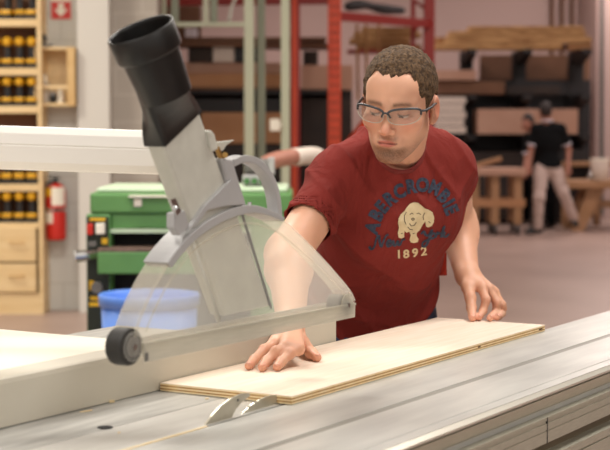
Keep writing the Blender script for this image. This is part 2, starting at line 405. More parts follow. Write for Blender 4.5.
# plywood sheet: laminated edge
ply = thing('plywood_sheet', S(2.6, -1.41, T + .0005), 'pale birch plywood panel under the man\'s hands on the saw table', 'plywood')
sA, sB, tL, tR = 2.101, 3.165, -1.5425, -1.282
lay = ['ply_light', 'ply_dark', 'ply_light', 'ply_dark', 'ply_light']; z0 = T + .0008; hz = .0126 / 5
bm = nb()
for i, l in enumerate(lay): sbox(bm, sA, sB, tL, tR, z0 + i * hz, z0 + (i + 1) * hz, mi=i % 2)
obj('laminated_core', bm, ['ply_light', 'ply_dark'], ply)
bm = nb(); sbox(bm, sA - .0002, sB + .0002, tL - .0002, tR + .0002, z0 + .0126, z0 + .0134); obj('face_veneer', bm, 'ply_top', ply)
ZP = z0 + .0134
for (ua, va, w) in ((478, 345, .012), (539, 328, .02)):
    p = att(ua, va, tR + .0003); s = p.dot(A)
    bm = nb(); sbox(bm, s, s + w, tR - .001, tR + .0006, z0 + hz * 2.2, z0 + hz * 3); obj('edge_void', bm, 'black_hole', ply)
# chips of wood on the table
for i, (u, v, l, w, r) in enumerate(((112, 402.5, .008, .004, .3), (86, 411.5, .022, .003, .75), (119, 433, .004, .002, 1.), (207, 399, .006, .003, .2))):
    p = atz(u, v, T + .001); bm = nb(); mx = Matrix.Translation(p) @ Matrix.Rotation(r, 4, 'Z')
    box(bm, -l / 2, l / 2, -w / 2, w / 2, 0, .0015 + (.002 if i == 0 else 0), mx)
    tagp(obj('wood_chip', bm, 'ply_light'), ['small thick wood chip at the foot of the fence', 'long thin wood shaving on the table near the fence', 'tiny wood crumb beside the screw hole', 'small wood crumb beside the plywood corner'][i], 'wood chip', 'wood chips on the saw table')

# ================================================================== BLADE GUARD
tf, tb = -1.294, -1.330
gd = thing('blade_guard', S(1.9, TB, T + .12), 'clear overhead blade guard with grey dust chute and black port', 'blade guard')
arc_px = [(134, 338), (138, 322), (148, 298), (160, 275), (174, 254), (190, 236), (206, 223.5), (223, 214), (239, 208.5), (255, 208), (271, 213.5), (286, 222), (300, 235), (318, 253), (336, 273), (350, 290), (355, 300)]
arc = [att(u, v, tf) for u, v in arc_px]; arcs = spline(arc, 4)
cen = att(240, 345, tf)
def inw(p, d): q = cen - p; q = q - N * q.dot(N); return p + q.normalized() * d
br_ = att(355, 311, tf); bl_ = att(132, 356, tf)
# side panels, two clear sheets
for t, nm in ((tf, 'hood'), (tb, 'hood')):
    out = [p + N * (t - tf) for p in arcs] + [br_ + N * (t - tf), bl_ + N * (t - tf)]
    bm = nb(); prism(bm, out, N * (-.002 if t == tf else .002)); obj('side_window', bm, 'clear_hood', gd)
# clear rim between the two sheets
bm = nb(); rr = []
for p in arcs:
    q = inw(p, .004); rr.append([p + N * .001, p + N * (tb - tf - .001), q + N * (tb - tf - .001), q + N * .001])
loft(bm, rr); obj('clear_rim', bm, 'clear_rim', gd)
# moulded bead lines on the window
bead = [inw(p, .024) for p in arcs[2:-2]]
bm = nb(); tube(bm, [p + N * .0005 for p in bead], .0014, n=8); obj('moulded_bead', bm, 'clear_rim', gd, smooth=True)
# grey cap following the arch
seg = arcs[14:44]; cap = []
for i, p in enumerate(seg):
    e = min(1, (len(seg) - 1 - i) / 12.); w = .003 + .007 * min(1, e + .1)
    o = inw(p, -.004); q = inw(p, w)
    cap.append([o + N * .004, o + N * (tb - tf - .004), q + N * (tb - tf - .004), q + N * .004])
bm = nb(); loft(bm, cap); obj('arch_cap', bm, 'grey_plastic', gd, bevel=.0015)
# bottom rails
for t, w in ((tf + .0003, .0045), (tb - .0048, .0045)):
    a0 = att(141, 343, tf); a1 = att(353, 302.5, tf); b1 = att(353, 317, tf); b0 = att(143, 362.5, tf)
    a0, a1, b1, b0 = [p + N * (t - tf) for p in (a0, a1, b1, b0)]
    bm = nb(); prism(bm, [a0, a1, b1, b0], N * w)
    obj('bottom_rail', bm, 'clear_rail', gd, bevel=.0015)
    bm = nb(); prism(bm, [a0 + N * w, a1 + N * w, a1 + N * w - Z * .004, a0 + N * w - Z * .004], N * .0012); obj('rail_ridge', bm, 'clear_rail', gd)
# chute
TLc, TRc, BRc, BLc = [att(u, v, tf - .003) for u, v in ((163, 144), (198.5, 109.5), (271, 306), (226, 316))]
bm = nb(); prism(bm, [TLc, TRc, BRc, BLc], N * (tb - tf + .006)); obj('dust_chute', bm, 'grey_light', gd, bevel=.004)
bm = nb(); prism(bm, [att(u, v, tf - .0015) for u, v in ((241, 214), (243.5, 214), (272.5, 308), (270.5, 309))], N * -.001); obj('chute_edge_strip', bm, 'grey_dark', gd)  # thin dark strip along the chute's right edge
# a strut inside the hood
bm = nb(); tube(bm, [att(191, 240, tf - .004), att(219, 321, tf - .004)], .0038, n=10); obj('inner_strut', bm, 'grey_light', gd, smooth=True)
# bracket plate that holds the chute on the arch
pl = [att(u, v, tf + .0045) for u, v in ((232, 179), (244, 205), (228, 205.5), (208, 210), (197, 225), (188, 231), (205, 206))]
bm = nb(); prism(bm, pl, N * -.008); obj('bracket_plate', bm, 'grey_plastic', gd, bevel=.001)
pl = [att(u, v, tf + .001) for u, v in ((222, 158), (233, 160), (247, 206), (232, 206))]
bm = nb(); prism(bm, pl, N * -.034); obj('bracket_post', bm, 'grey_plastic', gd, bevel=.003)
# handle loop
hp = spline([att(u, v, tf - .012) for u, v in ((228, 163), (240, 158.5), (253, 162), (264, 173), (271, 188), (274, 203), (275, 217))], 6)
rg = []
for i, p in enumerate(hp):
    d = (hp[min(i + 1, len(hp) - 1)] - hp[max(i - 1, 0)]).normalized(); n2 = d.cross(N).normalized()
    rg.append([p + n2 * a + N * b for a, b in ((.006, .011), (.007, 0), (.006, -.011), (-.006, -.011), (-.003, 0), (-.006, .011))])
bm = nb(); loft(bm, rg); obj('handle', bm, 'grey_plastic', gd, smooth=False, bevel=.002)
# clamp pad, wing bolt
bm = nb(); prism(bm, [att(u, v, tf + .002) for u, v in ((208, 131), (212, 130), (215, 134), (219, 149), (214, 152), (211, 148))], N * -.025); obj('clamp_pad', bm, 'grey_light', gd, bevel=.003)
bm = nb(); prism(bm, [att(u, v, tf - .008) for u, v in ((217, 142), (235, 140), (227, 145), (223, 151), (219, 151))], N * -.006); obj('wing_bolt', bm, 'grey_light', gd, bevel=.001)
bm = nb(); tube(bm, [att(217, 148, tf - .005), att(222, 162, tf - .005)], .004, n=10); cyl(bm, att(225, 155, tf + .002), att(225, 155, tf - .012), .0045, n=8); obj('bolt', bm, 'brass', gd)
# latch at the left of the chute
bm = nb(); prism(bm, [att(u, v, tf + .004) for u, v in ((174, 213), (185, 210), (190, 226), (180, 236), (174, 228))], N * -.014); obj('latch', bm, 'grey_plastic', gd, bevel=.002)
bm = nb(); prism(bm, [att(u, v, tf + .006) for u, v in ((170, 200), (176, 198), (182, 212), (177, 216))], N * -.004)
cyl(bm, att(175.5, 208, tf + .010), att(175.5, 208, tf + .004), .003, n=10); obj('latch_strap', bm, 'chrome', gd, bevel=.0008)
for u, v in ((171, 238), (258, 207.5)):
    p = inw(att(u + (14 if u < 200 else 0), v, tf), -.004); bm = nb(); cyl(bm, p - N * .016, p - N * .016 + Z * .004, .0035, n=10); obj('rivet', bm, 'chrome', gd)
# wheels
wc = att(132.5, 347, tf - .002); wn = thing('guide_wheel', wc, None, None); wn.parent = gd; wn.location = wc - world_origin(gd)
del_keys = [k for k in wn.keys()]
bm = nb(); rgs = []
for dt, r in ((.0, .020), (.003, .0245), (-.002, .0265), (-.006, .0275), (-.024, .0275), (-.028, .0265), (-.031, .021)):
    rgs.append([wc + N * (dt if dt <= 0 else 0) + (A * math.cos(2 * PI * i / 40) + Z * math.sin(2 * PI * i / 40)) * (r * .96) for i in range(40)])
rgs = [rgs[0]] + rgs[2:]
loft(bm, rgs); obj('tyre', bm, 'rubber', wn, smooth=False, bevel=.001)
bm = nb(); cyl(bm, wc + N * .0003, wc + N * .0022, .014, n=32); obj('hub', bm, 'grey_dark', wn, bevel=.0008)
bm = nb(); cyl(bm, wc + N * .002, wc + N * .005, .0042, n=12); obj('hub_screw', bm, 'chrome', wn)
bm = nb(); cyl(bm, wc + N * -.001, wc + N * .0028, .0205, n=36, cap=True); obj('wheel_cover', bm, 'clear_rim', wn)
rc = att(346, 305, tf); bm = nb()
cyl(bm, rc - N * .030, rc - N * .004, .0175, n=32); obj('end_roller', bm, 'grey_dark', gd, bevel=.003)
bm = nb(); cyl(bm, rc + N * .001, rc + N * .0035, .0195, n=32); obj('roller_cover', bm, 'clear_rail', gd, bevel=.001)
bm = nb(); cyl(bm, rc + N * .0035, rc + N * .0065, .004, n=12); obj('roller_screw', bm, 'chrome', gd)
p = att(147, 358, tf + .005); bm = nb(); prism(bm, [att(u, v, tf + .006) for u, v in ((145.5, 353), (148.5, 352.5), (148.5, 361), (145.5, 361.5))], N * -.001); obj('rail_slot', bm, 'grey_dark', gd)
# black dust port: round mouth lofted to the flat chute
q = ray(139, 30).normalized(); mc = att(140.5, 29.5, TB + .03)
toc = -q; rgt = rt; upv = up
nm = (rgt * (-.36) + upv * .9).normalized() * .93 + toc * .37; nm.normalize()
sx = (rgt * .95 + upv * .32); sx = (sx - nm * sx.dot(nm)).normalized(); sy = nm.cross(sx)
def ringc(c, r, x=sx, y=sy, n=40): return [c + (x * math.cos(2 * PI * i / n + PI / 4) + y * math.sin(2 * PI * i / n + PI / 4)) * r for i in range(n)]
bm = nb(); R0 = .0475
k = .036
loft(bm, [ringc(mc - nm * .004, R0 - .0035), ringc(mc, R0 - .003), ringc(mc + nm * .001, R0 - .001), ringc(mc, R0), ringc(mc - nm * k * .9, R0 - .0005), ringc(mc - nm * k, R0 - .002), ringc(mc - nm * (k + .001), R0 - .007)], cap=False)
# bore
loft(bm, [ringc(mc - nm * .004, R0 - .0035), ringc(mc - nm * .10, R0 - .011)], cap=False)
pc = obj('port_collar', bm, 'black_plastic', gd, smooth=True)
# tapered neck
ca = (TLc + TRc) / 2 + N * (tb - tf + .006) / 2; ex = (TRc - TLc) / 2; ey = N * .0165
rect = []
n = 40
for i in range(n):
    a = 2 * PI * i / n + PI / 4; c, s = math.cos(a), math.sin(a); m_ = max(abs(c), abs(s)); rect.append((c / m_, s / m_))
st0 = mc - nm * k; rings = [ringc(st0, R0 - .007), ringc(st0 - nm * .035, R0 - .009)]
start = [Vector(p) for p in rings[-1]]
if sy.dot(N) > 0: rect = [(a, b) for a, b in rect]
else: rect = [(a, -b) for a, b in rect]
ax_end = (TLc - BLc).normalized(); mid_c = st0 - nm * .035
for f_ in (.2, .4, .6, .8, 1.0):
    e = f_ * f_ * (3 - 2 * f_); ring = []
    for i in range(n):
        tgt = ca + ex * rect[i][0] * 1.02 + ey * rect[i][1] * 1.12
        base = start[i] - nm * .05 * f_
        tg2 = tgt + ax_end * .05 * (1 - f_)
        ring.append(base * (1 - e) + tg2 * e)
    rings.append(ring)
rings.append([ca - ax_end * .004 + ex * rect[i][0] * 1.02 + ey * rect[i][1] * 1.12 for i in range(n)])
bm = nb(); loft(bm, rings, cap=False); obj('port_neck', bm, 'black_plastic', gd, smooth=True)
# white support arm and its column outside the frame
ay = 2.62; h0 = aty(-10, 125, ay); h1 = aty(172, 131, ay); l0 = aty(-10, 169, ay)
d_ = (h1 - h0).normalized(); hh = h0.z - l0.z; Pst = h0 - d_ * 1.05; end = h1 + d_ * .04
pf = [(0, 0), (.010, -.002), (.022, -.012), (.026, -.030), (.0245, -.0315), (.026, -.033), (.024, -.060), (.016, -hh + .003), (.008, -hh)]
pf = pf + [(-a, b) for a, b in pf[::-1]]; side = Vector((0, -1, 0))
bm = nb(); loft(bm, [[P_ + side * a * 1.0 + Z * b for a, b in pf] for P_ in (Pst, end)]); obj('support_arm', bm, 'white_paint', gd, bevel=.001)
bm = nb(); box(bm, end.x - .03, end.x + .02, ay - .13, ay + .03, end.z - hh + .005, end.z - .005); obj('arm_mount', bm, 'grey_light', gd, bevel=.004)
bm = nb(); box(bm, Pst.x - .06, Pst.x + .04, ay - .05, ay + .05, .02, Pst.z + .02); box(bm, Pst.x - .2, Pst.x + .2, ay - .2, ay + .2, 0, .02); obj('support_column', bm, 'white_paint', gd, bevel=.005)

# ================================================================== LEFT WALL THINGS
# cabinet of wood: shelves above, drawers below
yc = 11.235; dep = .26
cx0 = aty(-46, 0, yc).x; cx1 = aty(40.5, 0, yc).x
cab = thing('tool_cabinet', ((cx0 + cx1) / 2, yc + dep / 2, 0), 'tall birch tool cabinet with open shelves above two drawers, on the left', 'cabinet')
bm = nb()
for x0 in (cx0, cx1 - .03): box(bm, x0, x0 + .03, yc, yc + dep, 0, 2.75)
obj('side_panel', bm, 'birch', cab)
bm = nb(); box(bm, cx0 + .045, cx1 - .03, yc + dep - .02, yc + dep, .1, 2.75); obj('back_panel', bm, 'board_brown', cab)
shz = []
for v in (-52, 22, 71, 109, 187, 224): shz.append(aty(0, v, yc).z)
for v in (-52, 22, 71, 109, 187, 224):
    z = aty(0, v, yc).z; bm = nb(); box(bm, cx0 + .045, cx1 - .03, yc - .004, yc + dep - .02, z - .03, z + .022 if v != 224 else z + .01); obj('shelf', bm, 'birch', cab)
v_ = aty(0, 305, yc).z
bm = nb(); box(bm, cx0 + .045, cx1 - .03, yc, yc + .05, .0, aty(0, 293, yc).z); obj('kick_board', bm, 'birch', cab)
for v0, v1 in ((227, 261.5), (263.5, 292)):
    a = aty(0, v1, yc).z; b = aty(0, v0, yc).z; bm = nb(); box(bm, cx0 + .05, cx1 - .05, yc - .02, yc + .22, a, b); d = obj('drawer', bm, 'birch', cab, bevel=.004)
    for u in (17,):
        c = aty(u, (v0 + v1) / 2 - 2, yc - .02); bm = nb(); tube(bm, spline([c + Vector((-.05, 0, 0)), c + Vector((-.04, -.025, 0)), c + Vector((.04, -.025, 0)), c + Vector((.05, 0, 0))], 4), .006, n=8)
        o = obj('drawer_handle', bm, 'birch_edge', d, origin=world_origin(d))
# cordless drills on the shelves
def make_drill(x, y, z, s=1.0):
    t = thing('cordless_drill', (x, y, z), 'x', 'drill')
    bm = nb(); cyl(bm, (x, y + .10, z + .19 * s), (x, y - .02, z + .19 * s), .034, n=16); cyl(bm, (x, y - .02, z + .19 * s), (x, y - .045, z + .19 * s), .034, .022, n=16); obj('motor_body', bm, 'yellow_tool', t, smooth=False)
    bm = nb(); cyl(bm, (x, y + .1005, z + .19 * s), (x, y + .14, z + .19 * s), .02, n=12); obj('chuck', bm, 'black_tool', t)
    bm = nb(); loft(bm, [[Vector((x + a * w, y + .02 + b * .03, zz)) for a, b in ((-1, -1), (1, -1), (1, 1), (-1, 1))] for zz, w in ((z + .175 * s, .024), (z + .12 * s, .018), (z + .06 * s, .022))]); obj('grip', bm, 'black_tool', t, bevel=.006)
    bm = nb(); box(bm, x - .036, x + .036, y - .04, y + .08, z + .032 * s, z + .068 * s); obj('battery_top', bm, 'yellow_tool', t, bevel=.01)
    bm = nb(); box(bm, x - .038, x + .038, y - .045, y + .085, z + .001, z + .032 * s); obj('battery', bm, 'black_tool', t, bevel=.004)
    return t
rows = [(22, 'on the top shelf', 1.0), (71, 'on the second shelf', 1.0), (109, 'on the third shelf, above the white arm', .92), (187, 'half hidden by the white arm', 1.15), (224, 'on the shelf above the drawers', 1.0)]
pos = ['leftmost', 'second', 'third', 'rightmost']
d0 = None
for (v, where, s) in rows:
    z = aty(0, v, yc).z + (.022 if v != 224 else .01)
    for k, u in enumerate((-6, 6.3, 18.6, 30.9)):
        x = aty(u, v, yc).x
        if d0 is None: d0 = make_drill(x, yc + .05, z); o = d0
        else: o = copy_tree(d0); o.location = (x, yc + .05, z)
        o.scale = (1, 1, s)
        o.rotation_euler.z = (0 if v != 22 else (.3, -.2, .25, -.15)[k])
        nmz = {22: 'top', 71: 'second', 109: 'third', 187: 'fourth', 224: 'lowest'}[v]
        o['label'] = 'yellow and black cordless drill, %s along the %s open shelf of the tool cabinet' % (pos[k], nmz)
        o['group'] = 'cordless drills in the tool cabinet'
# wall box with bottles
yb = 11.28
bx0, bx1 = aty(32.5, 0, yb).x, aty(74, 0, yb).x; bz0, bz1 = aty(0, 106, yb).z, aty(0, 47, yb).z
wb = thing('wall_box', ((bx0 + bx1) / 2, yb, bz0), 'small open birch box with a rail, hung on the wall beside the cabinet', 'shelf')
bw = .018
bm = nb(); box(bm, bx0, bx0 + bw, yb, yW - .001, bz0, bz1); obj('side_panel', bm, 'birch', wb)
bm = nb(); box(bm, bx1 - .055, bx1, yb, yW - .001, bz0, bz1); obj('side_panel', bm, 'birch_edge', wb)
bm = nb(); box(bm, bx0 + bw, bx1 - .055, yb, yW - .001, bz1 - bw, bz1); obj('top_panel', bm, 'birch', wb)
bm = nb(); box(bm, bx0 + bw, bx1 - .055, yb, yW - .001, bz0, bz0 + .022); obj('bottom_panel', bm, 'birch', wb)
bm = nb(); box(bm, bx0 + bw, bx1 - .055, yW - .02, yW - .001, bz0 + .022, bz1 - bw); obj('back_panel', bm, 'birch', wb)
rz = aty(0, 87, yb).z; bm = nb(); box(bm, bx0 + bw, bx1 - .055, yb, yb + .015, rz - .012, rz + .012); obj('front_rail', bm, 'birch', wb)
def lathe(bm, c, prof, n=20, mi=0): return loft(bm, [[Vector(c) + Vector((math.cos(2 * PI * i / n) * r, math.sin(2 * PI * i / n) * r, z)) for i in range(n)] for r, z in prof], mi=mi)
c = aty(45.5, 104, yb + .08); c.z = bz0 + .0225
b_ = thing('squeeze_bottle', c, 'translucent white squeeze bottle with pointed cap, inside the wall box', 'bottle')
bm = nb(); lathe(bm, c, ((.032, 0), (.034, .01), (.034, .12), (.028, .145), (.014, .155))); obj('bottle_body', bm, 'clear_bottle', b_, smooth=True)
bm = nb(); lathe(bm, c, ((.016, .156), (.014, .17), (.005, .215))); obj('cap', bm, 'white_label', b_, smooth=True)
c = aty(53, 104, yb + .08); c.z = bz0 + .0225
jr = thing('small_jar', c, 'small dark jar with grey lid, inside the wall box', 'jar')
bm = nb(); lathe(bm, c, ((.026, 0), (.028, .01), (.028, .055), (.022, .06))); obj('jar_body', bm, 'black_tool', jr)
bm = nb(); lathe(bm, c, ((.025, .0605), (.025, .085))); obj('lid', bm, 'grey_plastic', jr)
c = aty(60.5, 104, yb + .08); c.z = bz0 + .0225
bm = nb(); lathe(bm, c, ((.024, 0), (.026, .01), (.022, .09), (.012, .1))); tagp(obj('white_cup', bm, 'white_label'), 'white cup at the right end inside the wall box', 'cup')
c = aty(44, 46, yb + .04); c.z = bz1 + .0005
st = thing('tape_dispenser', c, 'dark grey tape dispenser lying on top of the wall box', 'tape dispenser')
bm = nb(); box(bm, c.x - .055, c.x + .06, c.y - .03, c.y + .03, c.z, c.z + .025); obj('base', bm, 'grey_dark', st, bevel=.005)
bm = nb(); cyl(bm, (c.x - .015, c.y - .012, c.z + .062), (c.x - .015, c.y + .012, c.z + .062), .036, n=20); obj('tape_roll', bm, 'black_tool', st)
# extinguisher sign
ys = yW - .012
a = aty(51, 19.5, ys); b = aty(71, -14, ys)
sg = thing('extinguisher_sign', ((a.x + b.x) / 2, ys, a.z), 'red and white wall sign with a white downward arrow', 'sign')
bm = nb(); box(bm, a.x, b.x, ys, yW - .001, a.z, b.z); obj('sign_plate', bm, 'white_label', sg)
bm = nb(); rzt = aty(0, 1.5, ys).z; box(bm, a.x + .002, b.x - .002, ys - .002, ys, a.z + .003, rzt); obj('red_panel', bm, 'red_paint', sg)
m_ = (a.x + b.x) / 2; zz = a.z
bm = nb(); prism(bm, [Vector((m_ + x, ys - .004, zz + z)) for x, z in ((-.020, .12), (.020, .12), (.020, .075), (.050, .075), (0, .020), (-.050, .075), (-.020, .075))], Vector((0, .0015, 0))); obj('arrow', bm, 'white_label', sg)
# fire extinguisher
ye = 11.36; ec = aty(56.5, 240, ye)
fe = thing('fire_extinguisher', ec, 'red fire extinguisher with white label hanging on the grey wall', 'fire extinguisher')
eh = aty(0, 183, ye).z - ec.z
bm = nb(); lathe(bm, ec, ((.058, 0), (.070, .012), (.072, .03), (.072, eh - .06), (.060, eh - .025), (.03, eh - .004), (.022, eh)), n=28); obj('cylinder_body', bm, 'red_paint', fe, smooth=True)
def band(z0_, z1_, a0, a1, r, m, nm):
    bm = nb(); n = 14; A0 = [ec + Vector((math.sin(a) * r, -math.cos(a) * r, 0)) for a in [a0 + (a1 - a0) * i / n for i in range(n + 1)]]
    A1 = [ec + Vector((math.sin(a) * (r - .003), -math.cos(a) * (r - .003), 0)) for a in [a0 + (a1 - a0) * i / n for i in range(n + 1)]]
    ring = A0 + A1[::-1]; loft(bm, [[p + Z * z0_ for p in ring], [p + Z * z1_ for p in ring]]); return obj(nm, bm, m, fe)
zt = lambda v: aty(0, v, ye).z - ec.z
band(zt(205), zt(187), -.3, 1.1, .0745, 'white_label', 'label')
band(zt(196), zt(188), -1.2, -.3, .0748, 'yellow_label', 'warning_label')
band(zt(223), zt(212), -1.3, -.2, .0745, 'white_label', 'label')
band(zt(211), zt(208), -PI, PI, .076, 'chrome', 'strap')
bm = nb(); cyl(bm, ec + Z * eh, ec + Z * (eh + .03), .016, n=12); box(bm, ec.x - .05, ec.x + .03, ec.y - .01, ec.y + .01, ec.z + eh + .03, ec.z + eh + .04); box(bm, ec.x - .055, ec.x + .02, ec.y - .01, ec.y + .01, ec.z + eh + .05, ec.z + eh + .058)
obj('valve_handle', bm, 'black_tool', fe)
bm = nb(); tube(bm, spline([ec + Vector((-.015, -.01, eh + .01)), ec + Vector((-.06, -.01, eh)), ec + Vector((-.082, -.01, eh - .08)), ec + Vector((-.078, -.01, eh - .26))], 6), .010, n=10); obj('discharge_hose', bm, 'black_tool', fe, smooth=True)
bm = nb(); box(bm, ec.x - .04, ec.x + .04, ec.y + .06, yW - .001, ec.z + .1, ec.z + .3); obj('wall_bracket', bm, 'grey_dark', fe)

# ================================================================== GREEN PLANER
yp = 6.8; pdp = .62
gx0, gx1 = aty(84, 0, yp).x, aty(292, 0, yp).x
pn = thing('thickness_planer', ((gx0 + gx1) / 2, yp + pdp / 2, 0), 'green thickness planer with black control panel, behind the saw guard', 'planer')
def pz(v, y=yp): return aty(0, v, y).z
def px(u, y=yp): return aty(u, 0, y).x
bm = nb(); box(bm, px(88), gx1, yp - .0, yp + pdp, pz(213.5), pz(193)); obj('top_housing', bm, 'green', pn, bevel=.012)
bm = nb(); box(bm, px(94), gx1 - .02, yp + .02, yp + pdp, pz(193) + .0005, pz(188)); obj('top_tray', bm, 'green_light', pn, bevel=.01)
bm = nb(); box(bm, gx0, px(109), yp + .0, yp + pdp, .12, pz(214)); obj('left_column', bm, 'green', pn, bevel=.01)
bm = nb(); box(bm, px(250), gx1, yp + .0, yp + pdp, .12, pz(214)); obj('right_column', bm, 'green', pn, bevel=.01)
bm = nb(); box(bm, px(109), px(250), yp + .02, yp + pdp, pz(229), pz(214)); obj('cutter_head', bm, 'green', pn, bevel=.008)
bm = nb(); box(bm, px(109), px(250), yp + .12, yp + .3, .15, pz(229)); obj('throat', bm, 'black_hole', pn)
bm = nb(); box(bm, px(109), px(250), yp - .001, yp + .019, pz(233), pz(229)); obj('head_lip', bm, 'green_light', pn)
bm = nb(); box(bm, px(99), px(250), yp - .12, yp + .11, pz(274, yp - .12), pz(252, yp - .12)); obj('bed', bm, 'green', pn, bevel=.006)
bm = nb(); box(bm, px(99), px(250), yp - .118, yp + .11, pz(252, yp - .12) + .0005, pz(250, yp - .12) + .004); obj('bed_plate', bm, 'rust', pn)
bm = nb(); box(bm, gx0 - .02, gx1 + .02, yp + .02, yp + pdp - .02, 0, .12); obj('base', bm, 'green_dark', pn)
bm = nb(); box(bm, px(85), px(107), yp - .012, yp, pz(330), pz(217)); obj('control_panel', bm, 'panel_black', pn)
def btn(u0, u1, v0, v1, m, nm, d=.03): bm = nb(); box(bm, px(u0), px(u1), yp - .012 - d, yp - .0125, pz(v1), pz(v0)); obj(nm, bm, m, pn, bevel=.003)
btn(86, 92, 223.5, 234, 'red_paint', 'stop_button'); btn(95, 104, 223, 233.5, 'white_label', 'start_button'); btn(100, 106, 238, 244, 'yellow_label', 'warning_decal', .001)
btn(88, 104, 218, 220.5, 'yellow_label', 'legend_decal', .001); btn(87, 95, 241, 246, 'grey_dark', 'selector_switch', .02)
btn(88, 105, 296, 300, 'yellow_label', 'legend_decal', .001); btn(87, 106, 302, 306, 'yellow_label', 'legend_decal', .001); btn(87, 92, 280, 290, 'yellow_label', 'legend_decal', .001)
kc = aty(86, 255.5, yp - .06); bm = nb(); cyl(bm, aty(97, 254, yp - .03), kc, .022, n=16); cyl(bm, kc, kc + Vector((-.05, -.02, -.003)), .024, .028, n=20); obj('crank_knob', bm, 'chrome', pn, bevel=.003)
kc = aty(98, 287, yp - .012); bm = nb(); cyl(bm, kc, kc + Vector((0, -.04, 0)), .026, n=20); obj('depth_dial', bm, 'grey_dark', pn, bevel=.004)
kc = aty(138, 202.5, yp); bm = nb(); box(bm, kc.x - .017, kc.x + .017, yp - .012, yp - .0005, kc.z - .017, kc.z + .017); obj('latch', bm, 'white_label', pn, bevel=.003)
bm = nb(); box(bm, px(128), px(170), yp - .03, yp - .001, pz(197), pz(195)); obj('lift_rail', bm, 'white_label', pn)
def text_mesh(body, size, font_off=0, shear=0):
    cu = bpy.data.curves.new('t', 'FONT'); cu.body = body; cu.size = size; cu.offset = font_off; cu.align_x = 'CENTER'; cu.align_y = 'CENTER'; cu.shear = shear; cu.resolution_u = 3
    o = bpy.data.objects.new('t', cu); COL.objects.link(o); bpy.context.view_layer.update()
    dg = bpy.context.evaluated_depsgraph_get(); me = bpy.data.meshes.new_from_object(o.evaluated_get(dg)); 
    vs = [v.co.copy() for v in me.vertices]; fs = [tuple(p.vertices) for p in me.polygons]
    bpy.data.objects.remove(o); bpy.data.curves.remove(cu); bpy.data.meshes.remove(me); return vs, fs
# small machine sitting on the planer: feed motor
mo = aty(256, 189, yp + .25); mz = pz(188) + .001
ft = thing('feed_motor', (mo.x, yp + .25, mz), 'small grey feed motor with green knobs on top of the planer', 'motor')
bm = nb(); box(bm, mo.x - .06, mo.x + .07, yp + .2, yp + .32, mz, mz + .05); obj('motor_base', bm, 'grey_plastic', ft, bevel=.006)
bm = nb(); cyl(bm, (mo.x - .05, yp + .26, mz + .088), (mo.x + .055, yp + .26, mz + .088), .036, n=20); obj('motor_body', bm, 'grey_dark', ft, bevel=.004)
for i in range(3):
    bm = nb(); cyl(bm, (mo.x - .04 + i * .035, yp + .197, mz + .024), (mo.x - .04 + i * .035, yp + .16, mz + .024), .014, n=12); obj('knob', bm, 'green_dark', ft, bevel=.003)
bm = nb(); box(bm, mo.x + .056, mo.x + .085, yp + .22, yp + .3, mz + .0505, mz + .13); obj('end_housing', bm, 'grey_plastic', ft, bevel=.004)
# dust hose
hs = spline([aty(u, v, y) for u, v, y in ((258, 176, 7.35), (264, 166, 7.35), (276, 160, 7.4), (296, 157, 7.5), (320, 157, 7.7), (340, 175, 7.9), (360, 215, 8.0), (366, 262, 8.0))], 10)
hs.append(Vector((hs[-1].x + .02, 8.0, .4))); hs.append(Vector((hs[-1].x + .05, 8.05, .035)))
bm = nb(); tube(bm, hs, [.038 + .0025 * (i % 2) for i in range(len(hs))], n=16)
hl = thing('dust_hose', hs[-1] - Z * .035, 'brownish flexible dust hose arching up behind the planer', 'hose')
obj('flexible_pipe', bm, 'hose_brown', hl, smooth=True)
bm = nb(); tube(bm, hs[29:40], .043, n=16); obj('hose_cuff', bm, 'board_pale', hl, smooth=True)
# blue bin
byy = 6.05; bc0 = aty(144, 296, byy); rimz = aty(0, 299, byy).z; R_ = (aty(202, 0, byy).x - aty(96, 0, byy).x) / 2
bcn = Vector((bc0.x, byy + R_, 0))
bb = thing('blue_bin', bcn, 'large round blue plastic bin on the floor in front of the planer', 'bin')
bm = nb(); k_ = R_
lathe(bm, bcn, ((k_ * .80, 0), (k_ * .82, .01), (k_ * .95, rimz - .04), (k_ * .93, rimz - .04), (k_ * .79, .02)), n=48); obj('bin_body', bm, 'blue', bb, smooth=True)
bm = nb(); n = 48
loft(bm, [[bcn + Vector((math.cos(2 * PI * i / n) * r, math.sin(2 * PI * i / n) * r, z)) for i in range(n)] for r, z in ((k_ * .94, rimz - .05), (k_ * .99, rimz - .045), (k_ * 1.0, rimz - .004), (k_ * .98, rimz), (k_ * .95, rimz - .003), (k_ * .93, rimz - .05))], cap=False); obj('rim', bm, 'blue', bb, smooth=True)

# ================================================================== PALE METAL FRAME STAND
yf = 12.0
fs_ = thing('metal_frame', (aty(250, 0, yf).x, yf, 0), 'tall pale green metal frame stand of square posts behind the planer', 'frame')
def post(u0, u1, v0, v1, m, y=yf, dpt=.06, nm='post', par=None, toz=None):
    bm = nb(); a_ = aty(u0, v1, y); b_ = aty(u1, v0, y); box(bm, a_.x, b_.x, y, y + dpt, a_.z if toz is None else toz, b_.z); return obj(nm, bm, m, par, bevel=.003)
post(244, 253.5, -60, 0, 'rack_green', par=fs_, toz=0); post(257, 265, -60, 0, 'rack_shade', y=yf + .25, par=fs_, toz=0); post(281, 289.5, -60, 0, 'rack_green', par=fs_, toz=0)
post(165, 244, 22, 26.5, 'rack_green', nm='crossbar', y=yf + .005, par=fs_, dpt=.05)
post(163, 290, -66, -60, 'rack_green', nm='top_rail', par=fs_, dpt=.31)
post(162, 165.5, -60, 22, 'rack_green', par=fs_); post(171, 178, -60, 22, 'rack_shade', y=yf + .1, par=fs_); post(203, 208, -60, 22, 'rack_green', par=fs_); post(210, 217, -60, 22, 'rack_shade', y=yf + .1, par=fs_)
